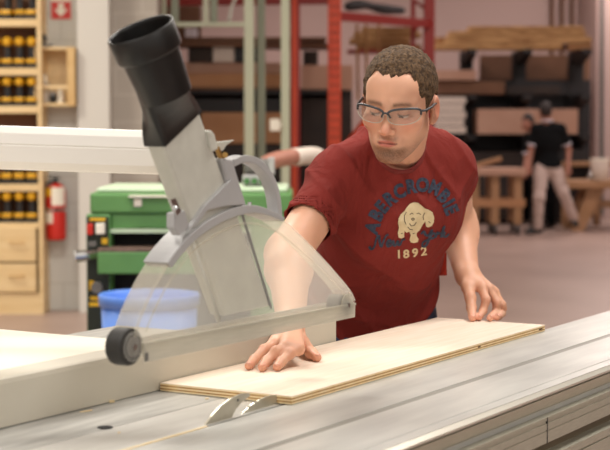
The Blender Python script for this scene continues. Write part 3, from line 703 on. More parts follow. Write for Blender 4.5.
bm = nb(); tube(bm, spline([aty(u, v, yf + .1) for u, v in ((236, -30), (236, -4), (232, 6), (229, 22))], 6), .012, n=10); obj('hanging_cable', bm, 'grey_light', fs_, smooth=True)
bm = nb(); a_ = aty(270, 131, yf); b_ = aty(280, 119, yf); box(bm, a_.x, b_.x, yf - .03, yf + .02, a_.z, b_.z)
k_ = aty(281, 120, yf); box(bm, b_.x, aty(282, 0, yf).x, yf - .01, yf + .02, a_.z + .03, b_.z - .03); obj('catch', bm, 'white_label', fs_, bevel=.006)

# ================================================================== ORANGE PALLET RACK WITH BOARDS
yr = 13.4
rk = thing('pallet_rack', (aty(300, 0, yr).x, yr + .5, 0), 'orange and red steel pallet rack loaded with boards, behind the man', 'rack')
def rpost(u0, u1, y, m, par, slots=False):
    bm = nb(); a_ = aty(u0, 0, y); b_ = aty(u1, 0, y); box(bm, a_.x, b_.x, y, y + .07, 0, 3.4); o = obj('upright', bm, m, par, bevel=.004)
    if slots:
        bm = nb(); mx_ = (a_.x + b_.x) / 2; z_ = .3
        while z_ < 3.3:
            for sgn in (-1, 1): prism(bm, [Vector((mx_ + sgn * .022 + x, y - .0015, z_ + z)) for x, z in ((-.007, .015), (.007, .015), (.004, -.015), (-.004, -.015))], Vector((0, .001, 0)))
            z_ += .075
        obj('slots', bm, 'black_hole', o, origin=world_origin(par))
    return o
rpost(328, 341, yr, 'rack_orange', rk, True); rpost(290, 300, yr, 'rack_red', rk); rpost(292, 296.5, yr - .012, 'rack_orange', rk)
rpost(424, 435, yr + 1.4, 'rack_red', rk)
rpost(130, 140, yr, 'rack_red', rk)
def beam(p0, p1, hh_, d_, m, nm, par):
    bm = nb(); a_ = Vector(p0); b_ = Vector(p1); off = Vector((0, d_, 0))
    loft(bm, [[q_, q_ + off, q_ + off + Z * hh_, q_ + Z * hh_] for q_ in (a_, b_)]); return obj(nm, bm, m, par, bevel=.003)
beam(aty(136, 6, yr + .07), aty(334, 4, yr + .07), .10, .05, 'rack_red', 'beam', rk)
beam(aty(338, 20.5, yr + .07), aty(432, 28, yr + 1.4), .08, .05, 'rack_red', 'beam', rk)
yq0 = yr + 1.12
for v in (94,): beam(aty(136, v, yr + .5), aty(334, v, yr + .5), .03, .6, 'rack_black', 'beam', rk)
for v in (47,): beam(aty(136, v - 2, yr + .5), aty(334, v, yr + .5), .03, .6, 'board_brown', 'deck_board', rk)
beam(aty(348, 52.5, 15.15), aty(434, 52.5, 15.15), .03, .35, 'rack_red', 'beam', rk)
# diagonal braces at the far upright
for (u0, v0, u1, v1) in ((414, 0, 432, 14), (432, 14, 414, 30), (414, -16, 432, 0)):
    bm = nb(); tube(bm, [aty(u0, v0, yr + 1.46), aty(u1, v1, yr + 1.46)], .016, n=8); obj('brace', bm, 'rack_red', rk)
rpost(411, 415.5, yr + 1.47, 'rack_red', rk)
bm = nb(); tube(bm, [aty(346, 150, yr + .3), aty(378, 108, yr + .3)], .05, n=8); obj('brace', bm, 'rack_orange', rk)
bm = nb(); a_ = aty(137, 226, yq0); b_ = aty(352, 88, yq0); box(bm, a_.x, b_.x, yq0, yq0 + .04, 0, b_.z); obj('back_panel', bm, 'dark_stock', rk)  # added dark sheet standing in for the shade inside the rack
# boards stored in it
def slab(nm, u0, u1, v0, v1, y, d_, m, label, cat, group=None, tilt=0):
    a_ = aty(u0, v1, y); b_ = aty(u1, v0, y); bm = nb(); dz = tilt
    pts = [Vector((a_.x, y, a_.z)), Vector((b_.x, y, a_.z + dz)), Vector((b_.x, y, b_.z + dz)), Vector((a_.x, y, b_.z))]
    prism(bm, pts, Vector((0, d_, 0))); return tagp(obj(nm, bm, m, bevel=.002), label, cat, group)
yq = yr + .55
G = 'boards stored in the orange rack'
slab('wood_panel', 180, 289, 73.5, 87, yq, .4, 'board_tan', 'thick tan panel on the middle shelf behind the pale frame', 'board', G)
slab('wood_panel', 176, 289, 87.1, 90, yq, .4, 'board_brown', 'thin brown board under the thick tan panel on the middle shelf', 'board', G)
slab('wood_panel', 178, 289, 62.5, 73.3, yq + .1, .35, 'board_pink', 'pinkish board lying on top of the thick tan panel', 'board', G)
slab('wood_panel', 301, 353, 65, 89.5, yq, .4, 'board_pink', 'deep pinkish panel between the orange uprights and the man', 'board', G)
slab('wood_panel', 201, 289, 112.5, 143.5, yq, .4, 'board_tan', 'broad orange-tan panel on the lower shelf behind the chute', 'board', G)
slab('wood_panel', 180, 326, 37, 41.2, yq, .4, 'board_brown', 'thin brown board on the upper shelf behind the pale frame', 'board', G)
slab('storage_box', 213, 234, 47, 62, yq + .05, .3, 'board_pale', 'pale box between dark boxes on the shelf behind the frame', 'box')
slab('storage_box', 188, 212, 47.5, 62, yq + .05, .3, 'dark_stock', 'dark box left of the pale box behind the frame', 'box')
slab('storage_box', 235, 262, 48, 62, yq + .05, .3, 'rack_black', 'black box right of the pale box behind the frame', 'box')
slab('storage_box', 303, 318, 51, 64.8, yq + .05, .3, 'dark_stock', 'dark brown box standing on the pinkish panel', 'box')
slab('storage_box', 185, 196, 28, 36.9, yq + .02, .2, 'trim_white', 'small lilac box on the upper shelf', 'box')
slab('storage_box', 160, 200, 6, 36.8, yq + .27, .2, 'board_brown', 'brown carton on the top shelf behind the frame', 'box')
slab('crate', 170, 289, 145, 226, yq, .5, 'dark_stock', 'dark crate on the floor level under the tan panel', 'crate')
slab('crate', 302, 352, 99, 226, yq + .02, .5, 'dark_stock', 'tall dark crate under the pinkish panel', 'crate')
slab('dark_bin', 176, 289, 99, 112.3, yq + .02, .35, 'rack_black', 'black bin between the tan panels', 'bin')
# dark jacket-like object on the beam, boards stacked above the man's head
bm = nb(); a_ = aty(346, 9, yr + .25); b_ = aty(404, 17, yr + 1.1)
tube(bm, spline([a_ + Z * .02, (a_ * .7 + b_ * .3) + Z * .06, (a_ * .4 + b_ * .6) + Z * .045, b_ + Z * .06], 8), [.02] + [.04 + .006 * math.sin(i * .5) for i in range(23)] + [.02], n=12)
tagp(obj('rolled_tarp', bm, 'rack_black', smooth=True), 'dark rolled tarp lying on the red beam above the man', 'tarp')
for k, (u0, u1, v0, v1, t_, m) in enumerate(((350, 410, 38, 43, -.0, 'lumber'), (354, 421, 32, 37, .0, 'lumber'), (358, 421, 44, 49, 0, 'lumber_b'), (362, 418, 27, 31, .0, 'lumber'))):
    slab('lumber_plank', u0, u1, v0, v1 + .6, 15.2, .25, m, ['pale plank sticking out left above the man\'s head', 'second pale plank from the top above the man\'s head', 'darker plank at the bottom of the bundle above the man', 'topmost short plank above the man\'s head'][k], 'plank', 'planks in the rack above the man')
for u in (357, 366, 379):
    bm = nb(); tube(bm, [aty(u, 24, 15.05), aty(u + 1, 100, 15.05)], .014, n=8); bm2 = bm
    tagp(obj('hanging_strap', bm2, 'lumber_b'), {357: 'leftmost', 366: 'middle', 379: 'rightmost'}[u] + ' of three thin brown straps hanging beside the man\'s head', 'strap', 'straps hanging beside the man')

# ================================================================== BLACK CANTILEVER RACK, FAR RIGHT
yk = 22.3
cr = thing('cantilever_rack', (aty(530, 0, yk).x, yk + .4, 0), 'black steel cantilever rack loaded with lumber by the far wall', 'rack')
for u0, u1 in ((465, 477), (519, 532), (577, 591)):
    bm = nb(); a_ = aty(u0, 0, yk); b_ = aty(u1, 0, yk); box(bm, a_.x, b_.x, yk + .5, yk + .75, 0, aty(0, 50, yk).z); c_ = obj('column', bm, 'rack_black', cr)
    for v in (50, 95, 135):
        z_ = aty(0, v, yk).z; x0, x1 = a_.x + .03, b_.x - .03; bm = nb()
        loft(bm, [[Vector((x, yy, z_ - hh_)), Vector((x, yy, z_))] + [] for x, yy, hh_ in ()] or [[Vector((x0, yk + .5, z_ - .2)), Vector((x1, yk + .5, z_ - .2)), Vector((x1, yk + .5, z_)), Vector((x0, yk + .5, z_))], [Vector((x0, yk - .3, z_ - .06)), Vector((x1, yk - .3, z_ - .06)), Vector((x1, yk - .3, z_)), Vector((x0, yk - .3, z_))]])
        obj('arm', bm, 'rack_black', cr)
for v0, v1 in ((80, 94), (136, 150)):
    bm = nb(); a_ = aty(435, v1, yk); b_ = aty(591, v0, yk); box(bm, a_.x, b_.x, yk + .52, yk + .6, a_.z, b_.z); obj('cross_beam', bm, 'rack_black', cr)
G2 = 'lumber on top of the black rack'
lz = aty(0, 50, yk).z
specs = [(436, 562, 43.5, 49.2, 'lumber'), (446, 592, 37, 43, 'lumber'), (436, 520, 37, 43, 'lumber_b'), (450, 586, 31, 36.5, 'lumber'), (470, 584, 26, 30.5, 'lumber'), (568, 592, 44, 49.2, 'lumber_b')]
names = ['lowest long pale board', 'long board second from the bottom, reaching furthest right', 'short darker board at the left end', 'long pale board third from the bottom', 'topmost long pale board', 'short dark block at the right end']
for k, (u0, u1, v0, v1, m) in enumerate(specs):
    slab('lumber_board', u0, u1, v0, v1, yk - .25 + (.3 if k == 2 else 0), .3 if k in (1, 2) else .5, m, names[k] + ' on top of the black rack', 'board', G2, tilt=0)
slab('wood_panel', 435, 476, 70, 80, yk - .2, .5, 'board_pink', 'pale stack end on the middle arms of the black rack, left', 'board', 'boards on the middle arms')
slab('wood_panel', 435, 505, 81, 94, yk - .1, .5, 'board_brown', 'brown board on the middle arms of the black rack', 'board', 'boards on the middle arms')
bm = nb(); a_ = aty(437, 224, yk + .8); b_ = aty(591, 80, yk + .8); box(bm, a_.x, b_.x, yk + .8, yk + 1.0, 0, b_.z); obj('back_panel', bm, 'rack_black', cr)  # added dark screen for the darkness behind the uprights; brown sheet rests on it
slab('wood_panel', 480, 590, 55, 79.8, yk + .85, .1, 'board_brown', 'large brown sheet leaning on the wall behind the black rack', 'board')
for k in range(5):
    slab('panel_stack', 432, 466 - (k % 2) * 2, 97 + k * 7.4, 103.6 + k * 7.4, yk - .25, .5, 'board_pale', '%s of five pale sheets stacked at the left of the black rack' % ['topmost', 'second from the top', 'middle', 'second from the bottom', 'lowest'][k], 'board', 'pale sheets at the left of the black rack')
slab('wooden_crate', 478, 578, 109, 134, yk - .3, .6, 'board_pink', 'long pale tan crate on the lower arms of the black rack', 'crate')
slab('storage_box', 507, 560, 86, 94, yk - .2, .4, 'dark_stock', 'dark box on the middle arms of the black rack', 'box')
slab('tool_chest', 462, 524, 152, 220, yk - .2, .6, 'dark_stock', 'dark chest on the floor below the black rack, left', 'chest')
slab('tool_chest', 530, 590, 150, 220, yk - .2, .6, 'rack_black', 'black chest on the floor below the black rack, right', 'chest')
for u in (552, 562, 572):
    bm = nb(); tube(bm, [aty(u, -60, 24.9), aty(u, 90, 24.9)], .03, n=10); tagp(obj('wall_conduit', bm, 'board_brown'), {552: 'leftmost', 562: 'middle', 572: 'rightmost'}[u] + ' of three brown conduits running down the far wall', 'conduit', 'conduits on the far wall')
bm = nb(); tube(bm, [aty(602, -60, 23.35), aty(602, 215, 23.35)], .03, n=10); tagp(obj('wall_pipe', bm, 'grey_dark'), 'dark pipe running down the pale wall at the far right', 'pipe')

# workbenches
def bench(name, u0, u1, vt, y, d_, m, label, th=.06):
    a_ = aty(u0, vt, y); b_ = aty(u1, vt, y); t_ = thing(name, ((a_.x + b_.x) / 2, y + d_ / 2, 0), label, 'workbench')
    bm = nb(); box(bm, a_.x, b_.x, y, y + d_, a_.z - th, a_.z); obj('bench_top', bm, m, t_, bevel=.01)
    return t_, a_, b_
wb1, a_, b_ = bench('workbench', 470, 526, 168.5, 19.7, .7, 'board_pink', 'pale topped workbench on dark castors behind the man, left of the standing people', .09)
for x in (a_.x + .28, b_.x - .14, a_.x + .02):
    for y in (19.75, 20.25):
        bm = nb(); box(bm, x, x + .1, y, y + .1, .14, a_.z - .09); obj('leg', bm, 'bench_wood', wb1)
        bm = nb(); cyl(bm, (x + .03, y + .05, .07), (x + .07, y + .05, .07), .07, n=16); obj('castor', bm, 'black_tool', wb1)
bm = nb(); box(bm, a_.x, b_.x, 19.74, 20.36, .36, .46); obj('lower_shelf', bm, 'board_tan', wb1)
bm = nb(); tube(bm, [Vector((a_.x + .1, 20.1, a_.z + .02)), Vector((a_.x + .45, 20.1, a_.z + .12))], .03, n=8); tagp(obj('clamp_bar', bm, 'bench_wood'), 'wooden bar lying on the left workbench', 'bar')
wb2, a_, b_ = bench('workbench', 566, 665, 181, 20.4, .9, 'bench_wood', 'heavy tan workbench with angled legs at the right edge', .1)
for (x0, x1) in ((.1, .32), (1.0, .85)):
    for y in (20.5, 21.1):
        bm = nb(); x_ = a_.x; z_ = a_.z - .1
        prism(bm, [Vector((x_ + x0, y, 0)), Vector((x_ + x0 + .16, y, 0)), Vector((x_ + x1 + .22, y, z_)), Vector((x_ + x1, y, z_))], Vector((0, .09, 0))); obj('leg', bm, 'bench_wood', wb2)
bm = nb(); box(bm, a_.x + .2, b_.x - .2, 20.7, 20.8, .3, .4); obj('stretcher', bm, 'bench_wood', wb2)
wb3, a2_, b2_ = bench('workbench', 560, 640, 162, 21.7, .4, 'bench_wood', 'narrow raised wooden bench behind the heavy bench on the right', .06)
for x in (a2_.x + .05, a2_.x + .5, b2_.x - .2):
    bm = nb(); box(bm, x, x + .08, 21.75, 21.85, 0, a2_.z - .06); obj('leg', bm, 'bench_wood', wb3)
c = Vector((aty(604, 0, 20.6).x, 20.75, a_.z + .001))
bm = nb(); lathe(bm, c, ((.10, 0), (.11, .01), (.125, .27), (.12, .28)), n=28); bkt = thing('white_bucket', c, 'white plastic bucket standing on the heavy bench at right', 'bucket')
obj('bucket_body', bm, 'board_pale', bkt, smooth=True); bm = nb(); lathe(bm, c, ((.132, .26), (.132, .29)), n=28); obj('lid', bm, 'white_label', bkt)
c = Vector((aty(593, 0, 20.6).x, 20.7, a_.z + .001))
bm = nb(); lathe(bm, c, ((.03, 0), (.035, .01), (.032, .09), (.02, .1)), n=16); tagp(obj('metal_cup', bm, 'chrome', smooth=True), 'small shiny cup beside the white bucket', 'cup')

# ================================================================== THE MAN
def V3(p): return np.array(p, dtype=np.float64)
def unit(v): v = V3(v); return v / np.linalg.norm(v)
pel = V3((.150, 3.70, .90)); nbk = V3(aty(394, 146, 3.47)); RS = V3(aty(337, 180, 3.36)); LS = V3(aty(448, 166, 3.50))
RE = V3(aty(288, 254, 3.17)); RW = V3(aty(291, 322, 2.935)); LE = V3(aty(456, 220, 3.74)); LW = V3(aty(467, 275, 3.585))
RS_m = RS + (LS - RS) * .0
Uax = unit(nbk - pel); Rax = unit(LS - RS); Rax = unit(Rax - Uax * (Rax @ Uax)); Fax = np.cross(Rax, Uax)   # Fax: toward the chest front
if Fax[1] > 0: Fax = -Fax
TR = np.stack([Rax, Fax, Uax])
msh = (RS + LS) / 2
def torso(P, o=0.0, k=.06):
    c = lambda r, f, u: msh + Rax * r + Fax * f + Uax * u
    d = d_ell(P, c(0, .005, -.13), (.155 + o, .108 + o, .185 + o), TR)
    d = smin(d, d_cap(P, RS - Uax * .012, LS - Uax * .012, .056 + o), .07)
    d = smin(d, d_cap(P, nbk + Rax * .0, RS + (LS - RS) * .1 + Uax * .012, .052 + o, .050 + o), .06)
    d = smin(d, d_cap(P, nbk + Rax * .0, LS - (LS - RS) * .1 + Uax * .012, .052 + o, .050 + o), .06)
    d = smin(d, d_ell(P, c(-.055, .075, -.085), (.07 + o, .045 + o, .06 + o), TR), .05)
    d = smin(d, d_ell(P, c(.055, .075, -.085), (.07 + o, .045 + o, .06 + o), TR), .05)
    w = msh * .42 + pel * .58; d = smin(d, d_ell(P, w, (.126 + o, .100 + o, .17 + o), TR), k)
    d = smin(d, d_ell(P, pel, (.145 + o, .11 + o, .12 + o), TR), k)
    return d
# head frame
hc = V3(aty(399, 102.5, 3.26)); HS = .955
yaw, pit, rol = math.radians(17.5), math.radians(13), math.radians(5)
HR = (Matrix.Rotation(-yaw, 3, 'Z') @ Matrix.Rotation(rol, 3, 'Y') @ Matrix.Rotation(pit, 3, 'X'))   # head local: x image right, -y face forward, z up
HRn = np.array(HR)      # columns: local axes in world
def hl2w(p): return hc + HRn @ V3(p) * HS
def w2h(P): return (P - hc) @ HRn / HS
def head_sdf(Q):
    """Q in head space: x right, y FORWARD, z up"""
    mir = np.abs(Q[..., 0]); M_ = np.stack([mir, Q[..., 1], Q[..., 2]], -1)
    d = d_ell(Q, (0, -.012, .030), (.0745, .097, .086))
    d = smin(d, d_ell(Q, (0, .030, -.035), (.058, .060, .082)), .03)
    d = smin(d, d_cap(M_, (.047, .002, -.058), (.016, .062, -.102), .018, .015), .025)
    d = smin(d, d_ell(Q, (0, .073, -.103), (.021, .018, .016)), .018)
    d = smin(d, d_ell(M_, (.043, .055, -.030), (.022, .024, .018)), .02)
    d = smin(d, d_ell(Q, (0, .062, .045), (.052, .030, .035)), .03)
    d = smin(d, d_cap(M_, (.012, .086, .017), (.045, .070, .018), .009, .008), .014)
    d = smax(d, -d_ell(M_, (.032, .100, -.006), (.019, .017, .013)), .014)
    d = smin(d, d_ell(M_, (.031, .0715, -.006), (.014, .0145, .0125)), .003)
    d = smin(d, d_ell(M_, (.031, .0735, -.001), (.0155, .0145, .0095)), .002)
    d = smin(d, d_cap(Q, (0, .086, .008), (0, .104, -.036), .0075, .0095), .010)
    d = smin(d, d_ell(Q, (0, .107, -.041), (.0115, .010, .009)), .006)
    d = smin(d, d_ell(M_, (.0125, .096, -.044), (.0075, .010, .007)), .005)
    d = smax(d, -d_ell(M_, (.007, .103, -.052), (.0035, .005, .003)), .003)
    d = smin(d, d_ell(Q, (0, .080, -.070), (.030, .016, .018)), .014)
    d = smin(d, d_ell(Q, (0, .0945, -.0655), (.021, .0055, .0042)), .004)
    d = smin(d, d_ell(Q, (0, .0930, -.0745), (.018, .0065, .0050)), .004)
    d = smax(d, -d_cap(M_, (0, .1000, -.0695), (.024, .086, -.0690), .0013), .002)
    # ears
    e = d_ell(M_, (.079, -.010, -.010), (.010, .020, .031)); e = smax(e, -d_ell(M_, (.089, -.004, -.006), (.008, .012, .019)), .005)
    d = smin(d, smin(e, d_ell(M_, (.076, -.001, -.034), (.007, .009, .010)), .005), .006)
    return d
HF = np.array([[1, 0, 0], [0, -1, 0], [0, 0, 1]], dtype=np.float64)
def w2hf(P): q = w2h(P); return q * np.array([1, -1, 1])
def hw(p): return hl2w((p[0], -p[1], p[2]))
nk0 = hw((0, -.030, -.055)); nk1 = nbk - Uax * .02
def neck(P, o=0): return smin(d_cap(P, nk0, nk1, .056 + o, .060 + o), d_cap(P, hw((0, -.03, -.06)), nk1 + Fax * .03, .05 + o, .05 + o), .02)
# arms
def arm(P, s, e, w, o=0): 
    d = d_cap(P, s, e, .048 + o, .043 + o)
    m_ = e + (w - e) * .25
    d = smin(d, d_cap(P, e, m_, .043 + o, .043 + o), .03)
    return smin(d, d_cap(P, m_, w, .043 + o, .0275 + o), .03)
def chain(P, pts, rs, k=.004):
    d = None
    for a_, b_, ra, rb in zip(pts, pts[1:], rs, rs[1:]):
        q_ = d_cap(P, a_, b_, ra, rb); d = q_ if d is None else np.minimum(d, q_)
    return d
def pz_(u, v, z): return V3(atz(u, v, z))
# right hand, flat on the plywood, fingers toward the camera
ztp = ZP + .0078
Rf = {  # MCP, PIP, tip
 'index': [pz_(298, 349, ZP + .030), pz_(289, 354, ZP + .024), pz_(281, 362, ZP + .013), pz_(277, 367, ztp)],
 'middle': [pz_(286, 347, ZP + .034), pz_(276, 352, ZP + .028), pz_(267, 361, ZP + .014), pz_(262, 367.5, ztp)],
 'ring': [pz_(274, 344, ZP + .033), pz_(264, 350, ZP + .026), pz_(254, 360, ZP + .013), pz_(248.5, 366, ztp)],
 'pinky': [pz_(266, 341, ZP + .028), pz_(260, 344, ZP + .024), pz_(254, 350, ZP + .012), pz_(251, 354.5, ztp - .001)],
 'thumb': [pz_(297, 333, ZP + .030), pz_(303, 343, ZP + .020), pz_(311, 353, ZP + .012), pz_(317, 357.5, ztp)]}
rads = {'index': (.0105, .0098, .0088, .0076), 'middle': (.0108, .0100, .0090, .0078), 'ring': (.0102, .0095, .0085, .0074), 'pinky': (.0092, .0085, .0076, .0066), 'thumb': (.015, .0125, .011, .0085)}
def hand(P, W, fg, up_, palm_pts):
    d = None
    for nme in ('index', 'middle', 'ring', 'pinky'):
        q_ = d_cap(P, W + (fg[nme][0] - W) * .12, fg[nme][0], .019, rads[nme][0] + .0025); d = q_ if d is None else smin(d, q_, .012)
    d = smin(d, d_cap(P, W, fg['thumb'][0], .019, .016), .015)
    for nme, pts in fg.items():
        d = smin(d, chain(P, pts, rads[nme]), .0045)
        for j in (1, 2):
            d = smin(d, d_cap(P, pts[j], pts[j] + V3((0, 0, .0006)), rads[nme][j] + .0008), .004)
    return d
# left hand, fingertips holding the far edge of the plywood
zl = ZP + .008
def py_(u, v, y): return V3(aty(u, v, y))
yl = atz(485, 321, ZP).y
Lf = {
 'thumb': [py_(468, 287, 3.54), py_(470.5, 298, 3.51), py_(471.5, 308, 3.49), pz_(472.5, 318, zl)],
 'index': [py_(482, 288, 3.53), py_(486, 300, 3.505), py_(483, 311, 3.50), pz_(479, 317.5, zl)],
 'middle': [py_(489, 289, 3.55), py_(497, 303, 3.53), py_(496, 312, 3.53), pz_(490, 318, zl)],
 'ring': [py_(494, 292, 3.57), py_(502, 305, 3.555), py_(502, 313, 3.56), pz_(497, 317.5, zl)],
 'pinky': [py_(496, 296, 3.60), py_(503, 308, 3.60), py_(502, 314, 3.60), pz_(499, 317.0, zl - .001)]}
def skin_arm(P, s, e, w, fg):
    return smin(arm(P, s, e, w), hand(P, w, fg, None, None), .015)
man = thing('person', (pel[0], pel[1], 0), 'man in red printed t-shirt and clear glasses leaning over the saw with hands on plywood', 'person')
def bounds(pts, m): pts = np.array(pts); return pts.min(0) - m, pts.max(0) + m
parts = []
# head and neck
def f_head(P):
    d = head_sdf(w2hf(P)) * HS; return smin(d, neck(P), .018)
lo, hi = bounds([hw((x, y, z)) for x in (-.1, .1) for y in (-.12, .13) for z in (-.135, .13)] + [nk1], .03)
parts.append(mesh_sdf(f_head, lo, hi, .0024))
for (s_, e_, w_, fg) in ((RS, RE, RW, Rf), (LS, LE, LW, Lf)):
    a0 = s_ + (e_ - s_) * .25
    f_ = lambda P: smax(skin_arm(P, s_, e_, w_, fg), -((P - a0) @ unit(e_ - s_)), .002)
    lo, hi = bounds([a0, e_, w_] + [p for q_ in fg.values() for p in q_], .06)
    parts.append(mesh_sdf(f_, lo, hi, .0027))
# trunk and legs under the clothes
hips = [pel - Rax * .085 - V3((0, 0, .03)), pel + Rax * .085 - V3((0, 0, .03))]
feet = [V3((.06, 3.78, .09)), V3((.33, 3.98, .09))]
knees = [(hips[0] + feet[0]) / 2 + V3((-.01, -.05, 0)), (hips[1] + feet[1]) / 2 + V3((.01, -.05, 0))]
def legs(P, o=0, foot=.045):
    d = None
    for h_, k_, f_ in zip(hips, knees, feet):
        q_ = smin(d_cap(P, h_, k_, .085 + o, .06 + o), d_cap(P, k_, f_, .058 + o, foot + o), .03); d = q_ if d is None else smin(d, q_, .02)
    return d
lo, hi = bounds([pel, RS, LS, nbk] + feet, .2); lo[2] = .03
parts.append(mesh_sdf(lambda P: smin(torso(P, -.012), legs(P, -.012), .04), lo, hi, .012))
def skin_color(Vt):
    Q = w2hf(Vt); x, y, z = Q.T; ax_ = np.abs(x)
    base = np.array(lin('#dfa98b')[:3]); c = np.tile(base, (len(Vt), 1))
    n_ = wob(Vt, 60, 3)[:, None]; c *= 1 + .05 * n_
    inh = (np.abs(x) < .1) & (np.abs(y) < .13) & (z > -.135) & (z < .13)
    def mixc(mask, col, w): nonlocal c; m_ = np.clip(mask, 0, 1)[:, None] * w * inh[:, None]; c = c * (1 - m_) + np.array(lin(col)[:3]) * m_
    g = lambda px_, py__, pz__, sx_, sy_, sz_: np.exp(-((ax_ - px_) / sx_) ** 2 - ((y - py__) / sy_) ** 2 - ((z - pz__) / sz_) ** 2)
    mixc(g(.040, .07, -.030, .022, .03, .022), '#d07a62', .55)         # cheeks
    mixc(g(0, .11, -.04, .014, .02, .014), '#cf7a62', .6)
    mixc(g(.085, -.01, -.01, .02, .03, .04), '#cf7560', .6)            # ears
    # beard: chin, jaw line, moustache
    chin = np.clip((-z - .076) / .010, 0, 1) * np.clip((y - .015) / .03, 0, 1) * np.clip((.052 - ax_) / .02, 0, 1)
    jaw = np.clip((-z - .055 + (y - .02) * .15) / .03, 0, 1) * np.clip((.075 - y) / .03, 0, 1) * np.clip((y + .01) / .02, 0, 1)
    mous = np.exp(-((z + .059) / .006) ** 2) * np.clip((y - .08) / .008, 0, 1) * np.clip((.026 - ax_) / .008, 0, 1)
    sp = .65 + .35 * np.clip(wob(Vt, 2300, 5) + .4, 0, 1)
    goat = np.exp(-((z + .094) / .018) ** 2 - (ax_ / .030) ** 2) * np.clip((y - .05) / .02, 0, 1)
    mixc(chin * sp, '#6a4428', .78); mixc(goat * sp, '#4c2c18', .75); mixc(jaw * sp, '#74492f', .6); mixc(mous * sp, '#6a4028', .6)
    side = np.clip((-z + .02) / .02, 0, 1) * np.clip((z + .06) / .03, 0, 1) * np.exp(-((y - .008) / .014) ** 2) * np.clip((ax_ - .055) / .01, 0, 1)
    mixc(side * sp, '#6a4830', .6)
    # lips, brows, lashes
    lip = np.clip(1 - ((ax_ / .023) ** 2 + ((z + .0700) / .0085) ** 2), 0, .4) / .4 * np.clip((y - .082) / .004, 0, 1)
    mixc(lip, '#b5564c', .75)
    line = np.exp(-((z + .0700) / .0014) ** 2) * np.clip((.024 - ax_) / .003, 0, 1) * np.clip((y - .08) / .005, 0, 1); mixc(line, '#5c241f', .8)
    brow = np.exp(-((z - .0165 + (ax_ - .03) ** 2 * 5) / .0048) ** 2) * np.clip((ax_ - .010) / .005, 0, 1) * np.clip((.052 - ax_) / .008, 0, 1) * np.clip((y - .05) / .01, 0, 1)
    mixc(brow * sp, '#4e3422', .85)
    lash = np.exp(-((z + .0085 - (ax_ - .031) ** 2 * 14) / .0018) ** 2) * np.clip((ax_ - .017) / .003, 0, 1) * np.clip((.046 - ax_) / .003, 0, 1) * np.clip((y - .06) / .01, 0, 1)
    eyew = np.clip(1 - (((ax_ - .031) / .0125) ** 2 + ((z + .0105) / .0040) ** 2), 0, .3) / .3 * np.clip((y - .06) / .01, 0, 1)
    mixc(eyew, '#cdbfb4', .9)
    iris = np.clip(1 - (((x + .004 * 0 - np.sign(x) * .031 + .004) / .0055) ** 2 + ((z + .0125) / .0045) ** 2), 0, .3) / .3 * np.clip((y - .06) / .01, 0, 1)
    mixc(iris * (eyew > .05), '#3a2c22', .95)
    mixc(lash, '#3e2820', .8)
    # hands: redder knuckles and nails
    for fg in (Rf, Lf):
        for pts in fg.values():
            tipd = np.linalg.norm(Vt - pts[3], axis=1); kd = np.linalg.norm(Vt - pts[1], axis=1); k2 = np.linalg.norm(Vt - pts[0], axis=1)
            mm = np.clip(np.exp(-(tipd / .014) ** 2) * .6 + np.exp(-(kd / .012) ** 2) * .4 + np.exp(-(k2 / .014) ** 2) * .3, 0, 1)[:, None] * .6
            c = c * (1 - mm) + np.array(lin('#cf7862')[:3]) * mm
    # fine body hair on the forearms
    return c
body, _, _ = np_obj('body', parts, 'skin', man, skin_color)
# finger nails
mat('nail', '#e6ae98', rough=.3)
for fg in (Rf, Lf):
    for nme, pts in fg.items():
        t_, p_ = Vector(pts[3]), Vector(pts[2]); d_ = (t_ - p_).normalized(); upn = Vector((0, -.25, 1)) if fg is Rf else Vector((.1, -1, .5))
        upn = (upn - d_ * upn.dot(d_)).normalized(); sd = d_.cross(upn); r_ = rads[nme][3]
        c_ = t_ + upn * (r_ * .78) + d_ * .001
        bmn = nb(); loft(bmn, [[c_ + d_ * (r_ * .75 * math.cos(a)) + sd * (r_ * .62 * math.sin(a)) + upn * (h_ - .0016 * math.sin(a) ** 2 - .001 * math.cos(a) ** 2) for a in [2 * PI * i / 14 for i in range(14)]] for h_ in (0, .0026)])
        obj('fingernail', bmn, 'nail', body, smooth=True, origin=world_origin(man))
# hair
def f_hair(P):
    Q = w2hf(P); x, y, z = Q[..., 0], Q[..., 1], Q[..., 2]; ax_ = np.abs(x)
    n_ = wob(Q, 420, 7) * .0014 + wob(Q, 110, 8) * .0018
    tex = np.sin(x * 420 + wob(Q, 90, 2) * 2.2) * .0008
    thick = .0035 + .005 * np.clip(z / .08, 0, 1) + np.clip((y - .02) / .06, 0, 1) * .003 * (z > .03)
    d = d_ell(Q, (0, -.012, .030), (.0745, .097, .086)) - thick - n_ - tex
    # hairline: height below which there is no hair
    front = .066 + .014 * np.clip((ax_ - .008) / .022, 0, 1) - np.clip((ax_ - .040) / .022, 0, 1) * .055 + wob(Q, 110, 9) * .003
    tt = np.clip((y - .022 + .0 * ax_) / .012, 0, 1)
    side_l = -.018 + np.clip((.01 - y) / .03, 0, 1) * (.035) - np.clip((-y - .035) / .03, 0, 1) * .085
    line = front * tt + side_l * (1 - tt)
    d = smax(d, (line - z) * .8, .003)
    earr = d_ell(np.stack([ax_, y, z], -1), (.080, -.010, -.008), (.016, .024, .034)); return smax(d, -earr, .003)
lo, hi = bounds([hw((x, y, z)) for x in (-.1, .1) for y in (-.13, .11) for z in (-.1, .14)], .01)
np_obj('hair', [mesh_sdf(f_hair, lo, hi, .0021)], 'hair', man)
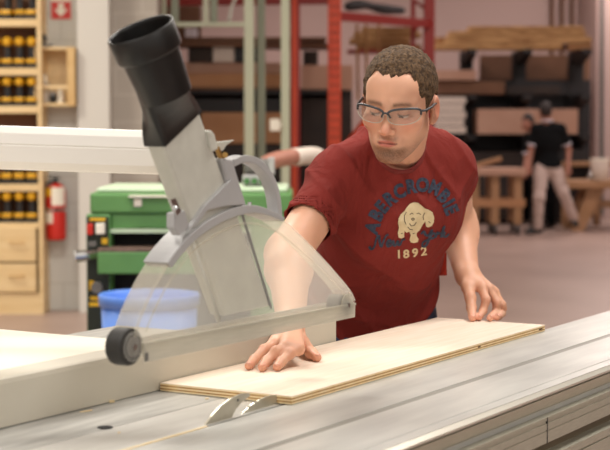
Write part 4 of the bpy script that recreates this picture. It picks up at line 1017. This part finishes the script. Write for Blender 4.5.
# shirt
ring_c = nbk + Fax * .012
def sleeve(P, s, e, o, f, w_=.056):
    ax_ = unit(e - s); L_ = np.linalg.norm(e - s); cut = (P - (s + ax_ * L_ * f)) @ ax_
    d = d_cap(P, s, s + ax_ * L_ * (f + .15), w_ + o, w_ + .003 + o); return smax(d, cut, .003)
def folds(P):
    q = (P - msh) @ TR.T; r_, f_, u_ = q[..., 0], q[..., 1], q[..., 2]
    # drag lines running from the right armpit down across the body
    sh_ = lambda x, p: (1 - np.abs(np.sin(x))) ** p
    chest = np.exp(-((r_ - .03) / .085) ** 2 - ((u_ + .12) / .085) ** 2)
    w1 = np.clip((-r_ + .03) / .09, 0, 1) * np.clip((-u_ + .02) / .06, 0, 1)
    d1 = sh_(u_ * 24 + r_ * 30 + .8 * np.sin(r_ * 22 + u_ * 9), 2.2) * .011 * w1
    w3 = np.clip((r_ - .06) / .06, 0, 1) * np.clip((-u_ + .03) / .06, 0, 1)
    d1 = d1 + sh_(u_ * 26 - r_ * 26 + .7 + .6 * np.sin(u_ * 20), 2.4) * .008 * w3
    w2 = np.clip((-u_ - .20) / .08, 0, 1); d2 = sh_(u_ * 26 - r_ * 9 + 1.3 * np.sin(r_ * 17), 2.0) * .009 * w2
    d3 = (wob(P, 22, 4) * .0030 + sh_(r_ * 34 + u_ * 14 + .6 * np.sin(u_ * 25), 3) * .006 * np.clip((u_ + .05) / .05, 0, 1))
    k_ = 1 - .8 * chest; d1 = d1 * k_; d2 = d2 * k_; d3 = d3 * k_
    return d1 + d2 + d3 - .002
def f_shirt(P):
    d = torso(P, .009, .07)
    w = pel + Uax * .10; d = smin(d, d_ell(P, w, (.140, .115, .16), TR), .07)
    d = smin(d, sleeve(P, RS, RE, -.002, .62), .03); d = smin(d, sleeve(P, LS, LE, -.004, .42), .025)
    d = d - folds(P)
    d = smax(d, -((P - (pel - Uax * .06 )) @ Uax), .004)
    # neck hole and sleeve openings
    d = smax(d, -d_cap(P, hw((0, -.03, -.10)), nk1 + Fax * .003, .056, .051), .004)
    for s_, e_, f_ in ((RS, RE, .62), (LS, LE, .42)):
        ax_ = unit(e_ - s_); L_ = np.linalg.norm(e_ - s_); b_ = s_ + ax_ * L_ * (f_ - .14)
        d = smax(d, -np.maximum(d_cap(P, b_, e_, .050, .050), -((P - b_) @ ax_)), .002)
    return d
lo, hi = bounds([pel, RS, LS, nbk, RS + (RE - RS) * .6, LS + (LE - LS) * .6, pel - Uax * .06], .19)
shirt, SV, SQ = np_obj('shirt', [mesh_sdf(f_shirt, lo, hi, .0045)], 'shirt', man)
bvh = BVHTree.FromPolygons([tuple(v) for v in SV], [tuple(int(i) for i in q) for q in SQ])
# ribbed collar follows the neck opening
cc_ = nk1 + Fax * .003; na = unit(hw((0, -.03, -.10)) - cc_)
bx_ = unit(np.cross(na, Fax)); by_ = np.cross(na, bx_)
ringp = []
for i in range(48):
    a_ = 2 * PI * i / 48; dir_ = bx_ * math.cos(a_) + by_ * math.sin(a_)
    best = None
    for h_ in np.linspace(.14, -.10, 49):
        o_ = cc_ + na * h_ + dir_ * .0520
        v_ = f_shirt(np.array([o_ + dir_ * .006], dtype=np.float32))[0]
        if v_ < 0: best = o_ + dir_ * .004; break
    ringp.append(Vector(best if best is not None else cc_ + dir_ * .056))
bm = nb(); rg = []
for i in range(48):
    p = (ringp[i - 1] + ringp[i] * 2 + ringp[(i + 1) % 48]) / 4; out_ = (p - Vector(cc_)); out_ = (out_ - Vector(na) * out_.dot(Vector(na))).normalized(); hn = Vector(na)
    rg.append([p + out_ * (.003 + .0045 * math.cos(t)) + (hn * .75 - out_ * .5) * (.011 * math.sin(t)) for t in [2 * PI * k / 10 for k in range(10)]])
rg.append(rg[0]); loft(bm, rg, cap=False); bmesh.ops.remove_doubles(bm, verts=bm.verts, dist=1e-5); obj('collar', bm, 'shirt_rib', shirt, smooth=True, origin=world_origin(man))
# print on the chest
def onto(u, v, off=.0012):
    d = ray(u, v).normalized(); hit = bvh.ray_cast(CP, d)
    if hit[0] is None: return CP + d * 3.4
    return hit[0] - d * off
def decal(name, polys, m, off=.0012):
    bm = nb()
    for vs, fs in polys:
        B_ = [bm.verts.new((u, v, 0)) for u, v in vs]
        for f in fs:
            if len(set(f)) > 2:
                try: bm.faces.new([B_[i] for i in f])
                except ValueError: pass
    bmesh.ops.triangulate(bm, faces=bm.faces)
    for _ in range(3):
        le = [e for e in bm.edges if e.calc_length() > 1.8]
        if not le: break
        bmesh.ops.subdivide_edges(bm, edges=le, cuts=1); bmesh.ops.triangulate(bm, faces=bm.faces)
    for v in bm.verts: v.co = onto(v.co.x, v.co.y, off)
    bmesh.ops.triangulate(bm, faces=bm.faces)
    return obj(name, bm, m, shirt, origin=world_origin(man))
def put(ch, cx_, cy_, size, ang, sx_=1., bold=.03, shear=0):
    vs, fs = text_mesh(ch, 1.0, bold, shear); out = []
    for v in vs:
        x, y = v.x * size * sx_, -v.y * size; a_ = math.radians(-ang)
        out.append((cx_ + x * math.cos(a_) - y * math.sin(a_), cy_ + x * math.sin(a_) + y * math.cos(a_)))
    return out, fs
def cp(x, y): return 340 + x / 4.067, 160 + y / 4.067
arch = [('A', 134, 276, 72), ('B', 150, 226, 62), ('E', 172, 193, 50), ('R', 203, 160, 36), ('C', 243, 130, 22), ('R', 289, 110, 8), ('O', 336, 104, -4), ('M', 385, 115, -22), ('B', 421, 148, -44), ('I', 440, 176, -58), ('E', 450, 203, -66)]
decal('arched_lettering', [put(c, *cp(x, y), 18.5, a, .86 if c != 'M' else .75, .055) for c, x, y, a in arch], 'print_navy', .0026)
script = {'N': [(118, 352), (128, 364), (140, 352), (148, 322), (158, 308), (161, 330), (168, 354), (178, 328), (188, 308), (198, 304)],
 'e': [(188, 346), (204, 338), (206, 327), (198, 327), (191, 341), (197, 352), (211, 346)],
 'w': [(211, 344), (217, 328), (218, 344), (226, 348), (235, 328), (236, 343), (245, 345), (253, 326), (266, 323)],
 'Y': [(330, 302), (340, 290), (348, 304), (360, 307), (374, 284), (364, 318), (350, 348), (336, 352), (338, 336), (362, 322)],
 'o': [(377, 298), (368, 311), (376, 320), (387, 310), (384, 298), (377, 298)],
 'r': [(389, 317), (396, 294), (399, 301), (408, 295)],
 'k': [(409, 316), (424, 268), (414, 314), (428, 294), (418, 303), (430, 313), (444, 300)]}
for ch_, st_ in script.items():
    P_ = [Vector((a, b, 0)) for a, b in st_]; P_ = spline(P_, 4); P_ = [Vector(cp(p.x, p.y)) for p in P_]; L_, Rr = [], []
    for i, p in enumerate(P_):
        d_ = P_[min(i + 1, len(P_) - 1)] - P_[max(i - 1, 0)]
        if d_.length < 1e-6: d_ = Vector((1, 0))
        d_.normalize(); w_ = 1.35 if d_.y > .2 else .95; n_ = Vector((-d_.y, d_.x)) * w_; L_.append(tuple(p + n_)); Rr.append(tuple(p - n_))
    m_n = len(P_); decal('script_letter', [(L_ + Rr, [(i, i + 1, m_n + i + 1, m_n + i) for i in range(m_n - 1)])], 'print_navy', .0030)
decal('year_lettering', [put(c, *cp(x, y), 11.5, 8, 1.1, .03, .1) for c, x, y in (('1', 238, 385), ('8', 268, 384), ('9', 304, 379), ('2', 340, 373))], 'print_cream', .0026)
bear = [(300, 172), (318, 174), (332, 186), (346, 198), (362, 203), (376, 212), (383, 232), (382, 252), (374, 268), (360, 274), (350, 271), (347, 250), (337, 262), (325, 285), (312, 297), (312, 310), (320, 322), (316, 334), (300, 338), (288, 335), (283, 325), (288, 306), (282, 292), (270, 296), (263, 288), (261, 302), (262, 314), (250, 319), (239, 316), (235, 298), (240, 275), (236, 255), (238, 238), (248, 220), (262, 208), (272, 192), (285, 178)]
bp_ = [cp(*p) for p in bear]
from mathutils.geometry import tessellate_polygon
tri = tessellate_polygon([[Vector((a, b, 0)) for a, b in bp_]])
decal('bear_print', [(bp_, [tuple(t) for t in tri])], 'print_cream', .0026)
strokes = [[(284, 222), (292, 216), (298, 220)], [(312, 218), (320, 216), (328, 222)], [(290, 240), (297, 236), (303, 240), (297, 246), (290, 240)], [(282, 258), (290, 268), (302, 266), (310, 254)], [(270, 212), (262, 226), (262, 245), (268, 262)], [(345, 215), (338, 228), (340, 244)], [(296, 300), (304, 298)], [(248, 300), (256, 298)], [(360, 250), (368, 256)], [(276, 272), (284, 282), (296, 284)]]
pol = []
for st_ in strokes:
    P_ = [Vector(cp(*p)) for p in st_]
    for a_, b_ in zip(P_, P_[1:]):
        d_ = (b_ - a_).normalized() * .1; n_ = Vector((-d_.y, d_.x)) * 4.0; pol.append(([tuple(a_ - d_ + n_), tuple(b_ + d_ + n_), tuple(b_ + d_ - n_), tuple(a_ - d_ - n_)], [(0, 1, 2, 3)]))
decal('bear_outline', pol, 'print_dark', .0034)
# jeans and shoes
def f_jeans(P):
    d = smin(legs(P, .012, .052), torso(P, -.001), .04); d = smax(d, P[..., 2] - .965, .004); d = smax(d, -(P[..., 2] - .045), .004); return d - wob(P, 30, 6) * .002
lo, hi = bounds([pel] + feet, .2); lo[2] = .0; hi[2] = 1.0
np_obj('jeans', [mesh_sdf(f_jeans, lo, hi, .010)], 'jeans', man)
for f_ in feet:
    a_ = V3((f_[0], f_[1] + .05, .04)); b_ = V3((f_[0] - .02, f_[1] - .15, .032))
    fs_fn = lambda P: smax(smin(d_cap(P, a_, b_, .045, .040), d_cap(P, f_, f_ - V3((0, 0, .04)), .045), .03), .004 - P[..., 2], .004)
    lo, hi = bounds([a_, b_, f_], .07); lo[2] = -.01; np_obj('shoe', [mesh_sdf(fs_fn, lo, hi, .006)], 'shoe', man)
# safety glasses
gl = thing('safety_glasses', hw((0, .1, 0)), None, None); gl.parent = man; gl.location = Vector(hw((0, .1, 0))) - world_origin(man)
def gp(x, y, z): return Vector(hw((x, y, z)))
def lens_pt(sg, a, ex=0):
    # teardrop wrap lens outline
    sn = math.sin(a); x = sg * (.0375 + .033 * math.copysign(abs(math.cos(a)) ** .8, math.cos(a))); z = -.001 + math.copysign(abs(sn) ** .7, sn) * (.012 if sn > 0 else .0225) + .0025 * math.cos(a)
    y = .111 - 6.0 * x * x
    return x, y + ex, z
for sg in (-1, 1):
    bm = nb(); ra = [gp(*lens_pt(sg, 2 * PI * i / 32)) for i in range(32)]; rb = [gp(*lens_pt(sg, 2 * PI * i / 32, -.0018)) for i in range(32)]
    # curved lens as concentric rings
    def ringk(k, ex):
        o_ = []
        for i in range(32):
            x, y, z = lens_pt(sg, 2 * PI * i / 32); cx_, cz_ = sg * .0375, -.004; x = cx_ + (x - cx_) * k; z = cz_ + (z - cz_) * k; o_.append(gp(x, .111 - 6.0 * x * x + ex, z))
        return o_
    loft(bm, [ringk(.02, 0), ringk(.35, 0), ringk(.7, 0), ringk(1, 0), ringk(1, -.0018), ringk(.5, -.0018), ringk(.02, -.0018)]); obj('lens', bm, 'lens', gl, smooth=True)
    bm = nb(); top_ = [gp(*lens_pt(sg, a, .001)) for a in np.linspace(-.1, PI * .98, 22)]; tube(bm, top_, .0026, n=8); obj('brow_bar', bm, 'frame_grey', gl, smooth=True)
    bm = nb(); bot_ = [gp(*lens_pt(sg, a, .0005)) for a in np.linspace(-.1, -PI * 1.02, 22)]; tube(bm, bot_, .0010, n=8); obj('lens_rim', bm, 'clear_rail', gl, smooth=True)
    bm = nb(); x, y, z = lens_pt(sg, .1); tube(bm, spline([gp(x, y, z + .001), gp(sg * .076, .062, .003), gp(sg * .080, .03, .003), gp(sg * .081, -.005, .004), gp(sg * .078, -.03, -.012)], 6), .0026, n=8); obj('temple_arm', bm, 'frame_grey', gl, smooth=True)
bm = nb(); tube(bm, spline([gp(-.010, .107, -.010), gp(-.006, .112, -.002), gp(0, .1135, .001), gp(.006, .112, -.002), gp(.010, .107, -.010)], 5), .0022, n=8); obj('nose_bridge', bm, 'frame_grey', gl, smooth=True)
# red rag hanging at his hip
q0 = aty(440.5, 246, 3.72); bm = nb()
loft(bm, [[q0 + Vector((x * w_ + sh_, y * .012, z_)) for x, y in ((-1, -1), (0, -1.5), (1, -1), (1, 1), (0, .6), (-1, 1))] for w_, sh_, z_ in ((.010, 0, .0), (.014, .0, -.02), (.012, .002, -.05), (.015, .0, -.055 - .015))])
obj('hip_rag', bm, 'cloth_red', man, smooth=True)

# ================================================================== PEOPLE FAR BEHIND
def figure(base, label, pose, cloth, hv=.014):
    """pose: dict of joints relative to base (x right, y away, z up)"""
    t_ = thing('person', base, label, 'person', None); b_ = V3(base); J = {k: b_ + V3(v) for k, v in pose.items()}
    up_ = unit(J['neck'] - J['pelvis']); rr_ = unit(J['sr'] - J['sl']); ff_ = np.cross(rr_, up_); T_ = np.stack([rr_, ff_, up_])
    mid = (J['sl'] + J['sr']) / 2
    def tors(P, o=0):
        d = d_ell(P, mid - up_ * .15, (.165 + o, .115 + o, .22 + o), T_); d = smin(d, d_cap(P, J['sl'], J['sr'], .06 + o), .07)
        return smin(d, d_ell(P, J['pelvis'] + up_ * .03, (.155 + o, .115 + o, .15 + o), T_), .08)
    def hd(P):
        c = J['head']; d = d_ell(P, c, (.075, .095, .112)); d = smin(d, d_cap(P, c - V3((0, 0, .04)), J['neck'], .05, .055), .03)
        fdir = V3(pose['look']); d = smin(d, d_ell(P, c + fdir * .05 - V3((0, 0, .05)), (.05, .05, .06)), .03); d = smin(d, d_cap(P, c + fdir * .09, c + fdir * .112 - V3((0, 0, .03)), .008, .012), .01)
        for s_ in (-1, 1):
            sd_ = np.cross(fdir, V3((0, 0, 1))) * s_; d = smin(d, d_ell(P, c + sd_ * .076 - V3((0, 0, .01)), (.014, .018, .03)), .006)
        return d
    def armf(P, s, e, w, o=0):
        d = smin(d_cap(P, J[s], J[e], .048 + o, .040 + o), d_cap(P, J[e], J[w], .038 + o, .027 + o), .02)
        if o == 0:
            dr = unit(J[w] - J[e]); d = smin(d, d_cap(P, J[w], J[w] + dr * .07, .032, .03), .02)
            sdv = unit(np.cross(dr, V3((0, 1, .2))))
            for q_ in (-1.5, -.5, .5, 1.5): d = smin(d, d_cap(P, J[w] + dr * .07 + sdv * q_ * .016, J[w] + dr * (.15 - abs(q_) * .01) + sdv * q_ * .018, .010, .008), .006)
            d = smin(d, d_cap(P, J[w] + dr * .03 + sdv * .02, J[w] + dr * .09 + sdv * .05, .012, .009), .01)
        return d
    def legf(P, o=0):
        d = None
        for h_, k_, a_ in (('hl', 'kl', 'al'), ('hr', 'kr', 'ar')):
            q_ = smin(d_cap(P, J[h_], J[k_], .088 + o, .060 + o), d_cap(P, J[k_], J[a_], .058 + o, .045 + o), .03); d = q_ if d is None else smin(d, q_, .02)
        return d
    allp = list(v for k, v in J.items() if k != 'look'); lo, hi = bounds(allp, .2); lo[2] = -.02
    def bf(P):
        d = smin(tors(P, -.012), hd(P), .03)
        for a_ in (('sl', 'el', 'wl'), ('sr', 'er', 'wr')): d = smin(d, armf(P, *a_), .02)
        return smin(d, legf(P, -.014), .04)
    np_obj('body', [mesh_sdf(bf, lo, hi, hv)], 'skin_far', t_, lambda Vt: np.tile(np.array(lin(cloth['skin'])[:3]), (len(Vt), 1)))
    def hf(P):
        c = J['head'] + V3((0, 0, .012)); d = d_ell(P, c, (.083, .103, .118)); fdir = V3(pose['look'])
        return smax(d, ((P - c) @ fdir) - .045 - np.clip((P[..., 2] - c[2]) , -.09, .08) * .9, .01)
    lo2, hi2 = bounds([J['head']], .16); np_obj('hair', [mesh_sdf(hf, lo2, hi2, .010)], 'hair_dark', t_)
    def sf(P):
        d = tors(P, .014) - wob(P, 25, 2) * .004
        for s_, e_ in (('sl', 'el'), ('sr', 'er')):
            ax_ = unit(J[e_] - J[s_]); cut = (P - (J[s_] + ax_ * .21)) @ ax_; d = smin(d, smax(d_cap(P, J[s_], J[e_], .064, .064), cut, .004), .02)
        return smax(smax(d, -(P[..., 2] - J['pelvis'][2] + .02), .006), d_cap(P, J['neck'] + V3((0, 0, .1)), J['neck'] - V3((0, 0, .02)), .06) * -1, .005)
    sh_, _, _ = np_obj('polo_shirt', [mesh_sdf(sf, lo, hi, .011)], cloth['shirt'], t_)
    for s_, e_ in (('sl', 'el'), ('sr', 'er')):
        ax_ = unit(J[e_] - J[s_]); c_ = J[s_] + ax_ * .20; bm = nb(); cyl(bm, c_, c_ + ax_ * .022, .0665, n=20); obj('sleeve_trim', bm, 'trim_white', sh_, origin=world_origin(t_))
    bm = nb(); tube(bm, [Vector(J['neck'] + V3((.064 * math.cos(a), .064 * math.sin(a), .018))) for a in np.linspace(0, 2 * PI, 20)], .014, n=8); obj('shirt_collar', bm, 'trim_white', sh_, origin=world_origin(t_))
    def tf_(P):
        d = smin(legf(P, .016), d_ell(P, J['pelvis'], (.16, .125, .11), T_), .03); return smax(smax(d, P[..., 2] - J['pelvis'][2] - .06, .01), -(P[..., 2] - .05), .01) - wob(P, 35, 9) * .006
    np_obj('trousers', [mesh_sdf(tf_, lo, hi, .012)], cloth['pants'], t_)
    for a_, td in (('al', 'tl'), ('ar', 'tr')):
        c_ = J[a_]; d_ = V3(pose[td + 'd']); e_ = c_ + d_
        s0 = c_ - V3((0, 0, .045)) - unit(d_) * .04; ff = lambda P: smin(d_cap(P, s0, e_, .040, .036), d_cap(P, c_, s0, .042), .02)
        lo3, hi3 = bounds([s0, e_, c_], .06); np_obj('shoe', [mesh_sdf(ff, lo3, hi3, .011)], 'black_tool', t_)
    return t_
yw = 20.0
def rel(base, u, v, y): p = V3(aty(u, v, y)); return tuple(p - V3(base))
B1 = (aty(549, 0, yw).x, yw, 0)
r1 = lambda u, v, dy=0: rel(B1, u, v, yw + dy)
figure(B1, 'person in black polo shirt with white trim and khaki trousers walking away', dict(
    pelvis=r1(549, 167), neck=r1(547, 122), head=r1(545.5, 111, -.02), sl=r1(536, 129, .05), sr=r1(561, 129, -.05), el=r1(531, 150, .05), wl=r1(529, 166, -.05), er=r1(568.5, 150, 0), wr=r1(568, 166, -.1),
    hl=r1(541.5, 170), hr=r1(555, 170), kl=r1(539, 197, -.12), al=rel(B1, 537.5, 222.5, 19.95)[:2] + (.086,), kr=r1(563, 192, -.05), ar=r1(573.5, 218, .1), look=(-.35, .93, 0), tld=(-.13, -.02, -.055), trd=(.03, -.05, -.085)), dict(skin='#a5705c', shirt='polo', pants='khaki'))
B2 = (aty(534, 0, 21.0).x, 21.0, 0)
r2 = lambda u, v, dy=0: rel(B2, u, v, 21.0 + dy)
figure(B2, 'person in dark clothes bending to the left, mostly hidden behind the walking person', dict(
    pelvis=r2(541, 172, .05), neck=r2(533, 130, -.1), head=r2(528, 122.5, -.2), sl=r2(528, 138, -.1), sr=r2(548, 136, .05), el=r2(527, 158, -.15), wl=r2(524, 172, -.35), er=r2(552, 156, .1), wr=r2(548, 172, 0),
    hl=r2(536, 176), hr=r2(548, 176), kl=r2(537, 200, -.05), al=r2(538, 221.5, 0)[:2] + (.086,), kr=r2(550, 200, 0), ar=r2(551, 221.5, .05)[:2] + (.086,), look=(-.8, -.6, 0), tld=(-.10, -.1, -.05), trd=(-.08, -.1, -.05)), dict(skin='#a5705c', shirt='polo', pants='polo'), .016)

# ================================================================== LIGHTS
def area(nm, loc, sx_, sy_, e, col=(1, .93, .82), rot=(0, 0, 0)):
    l = bpy.data.lights.new(nm, 'AREA'); l.shape = 'RECTANGLE'; l.size = sx_; l.size_y = sy_; l.energy = e; l.color = col
    o = bpy.data.objects.new(nm, l); COL.objects.link(o); o.location = loc; o.rotation_euler = rot; return o
mat('lamp_glow', '#fff2dc', emit=3.0)
fx0 = None
for (x, y, e, cc) in ((-2.4, 1.2, 140, (1, .97, .92)), (1.6, 3.4, 132, (1, .96, .90)), (2.6, -1.4, 110, (1, .97, .93)), (-1.2, 6.0, 165, (1, .95, .87)), (2.6, 7.5, 100, (1, .9, .82)), (-4, 9.2, 190, (1, .93, .8)), (3.2, 12.6, 92, (1, .86, .8)), (-2.5, 16.5, 95, (1, .85, .8)), (4.5, 18, 130, (1, .85, .82)), (9, 21, 115, (1, .85, .82)), (0, 21.5, 110, (1, .86, .82)), (4.5, 22.6, 95, (1, .86, .82))):  # the lamp behind the camera is added fill for the sliding table's side
    zc = 4.6
    area('lamp', (x, y, zc - .06), 1.4, .9, e, cc)
    bm = nb(); box(bm, x - .72, x + .72, y - .47, y + .47, zc, zc + .08)
    f_ = thing('ceiling_light', (x, y, zc), 'unseen rectangular ceiling light hanging above the workshop', 'ceiling light', 'ceiling lights over the workshop')
    obj('housing', bm, 'white_paint', f_)
    for dx in (-.6, .6):
        bm = nb(); cyl(bm, (x + dx, y, zc + .08), (x + dx, y, 6), .008, n=6); obj('hanger', bm, 'grey_dark', f_)
w = bpy.data.worlds.new('world'); SC.world = w; w.use_nodes = True
w.node_tree.nodes['Background'].inputs[0].default_value = (1, .95, .9, 1); w.node_tree.nodes['Background'].inputs[1].default_value = .9
SC.view_settings.view_transform = 'Standard'; SC.view_settings.look = 'None'; SC.view_settings.gamma = 1; SC.view_settings.use_curve_mapping = False
SC.view_settings.exposure = -0.08
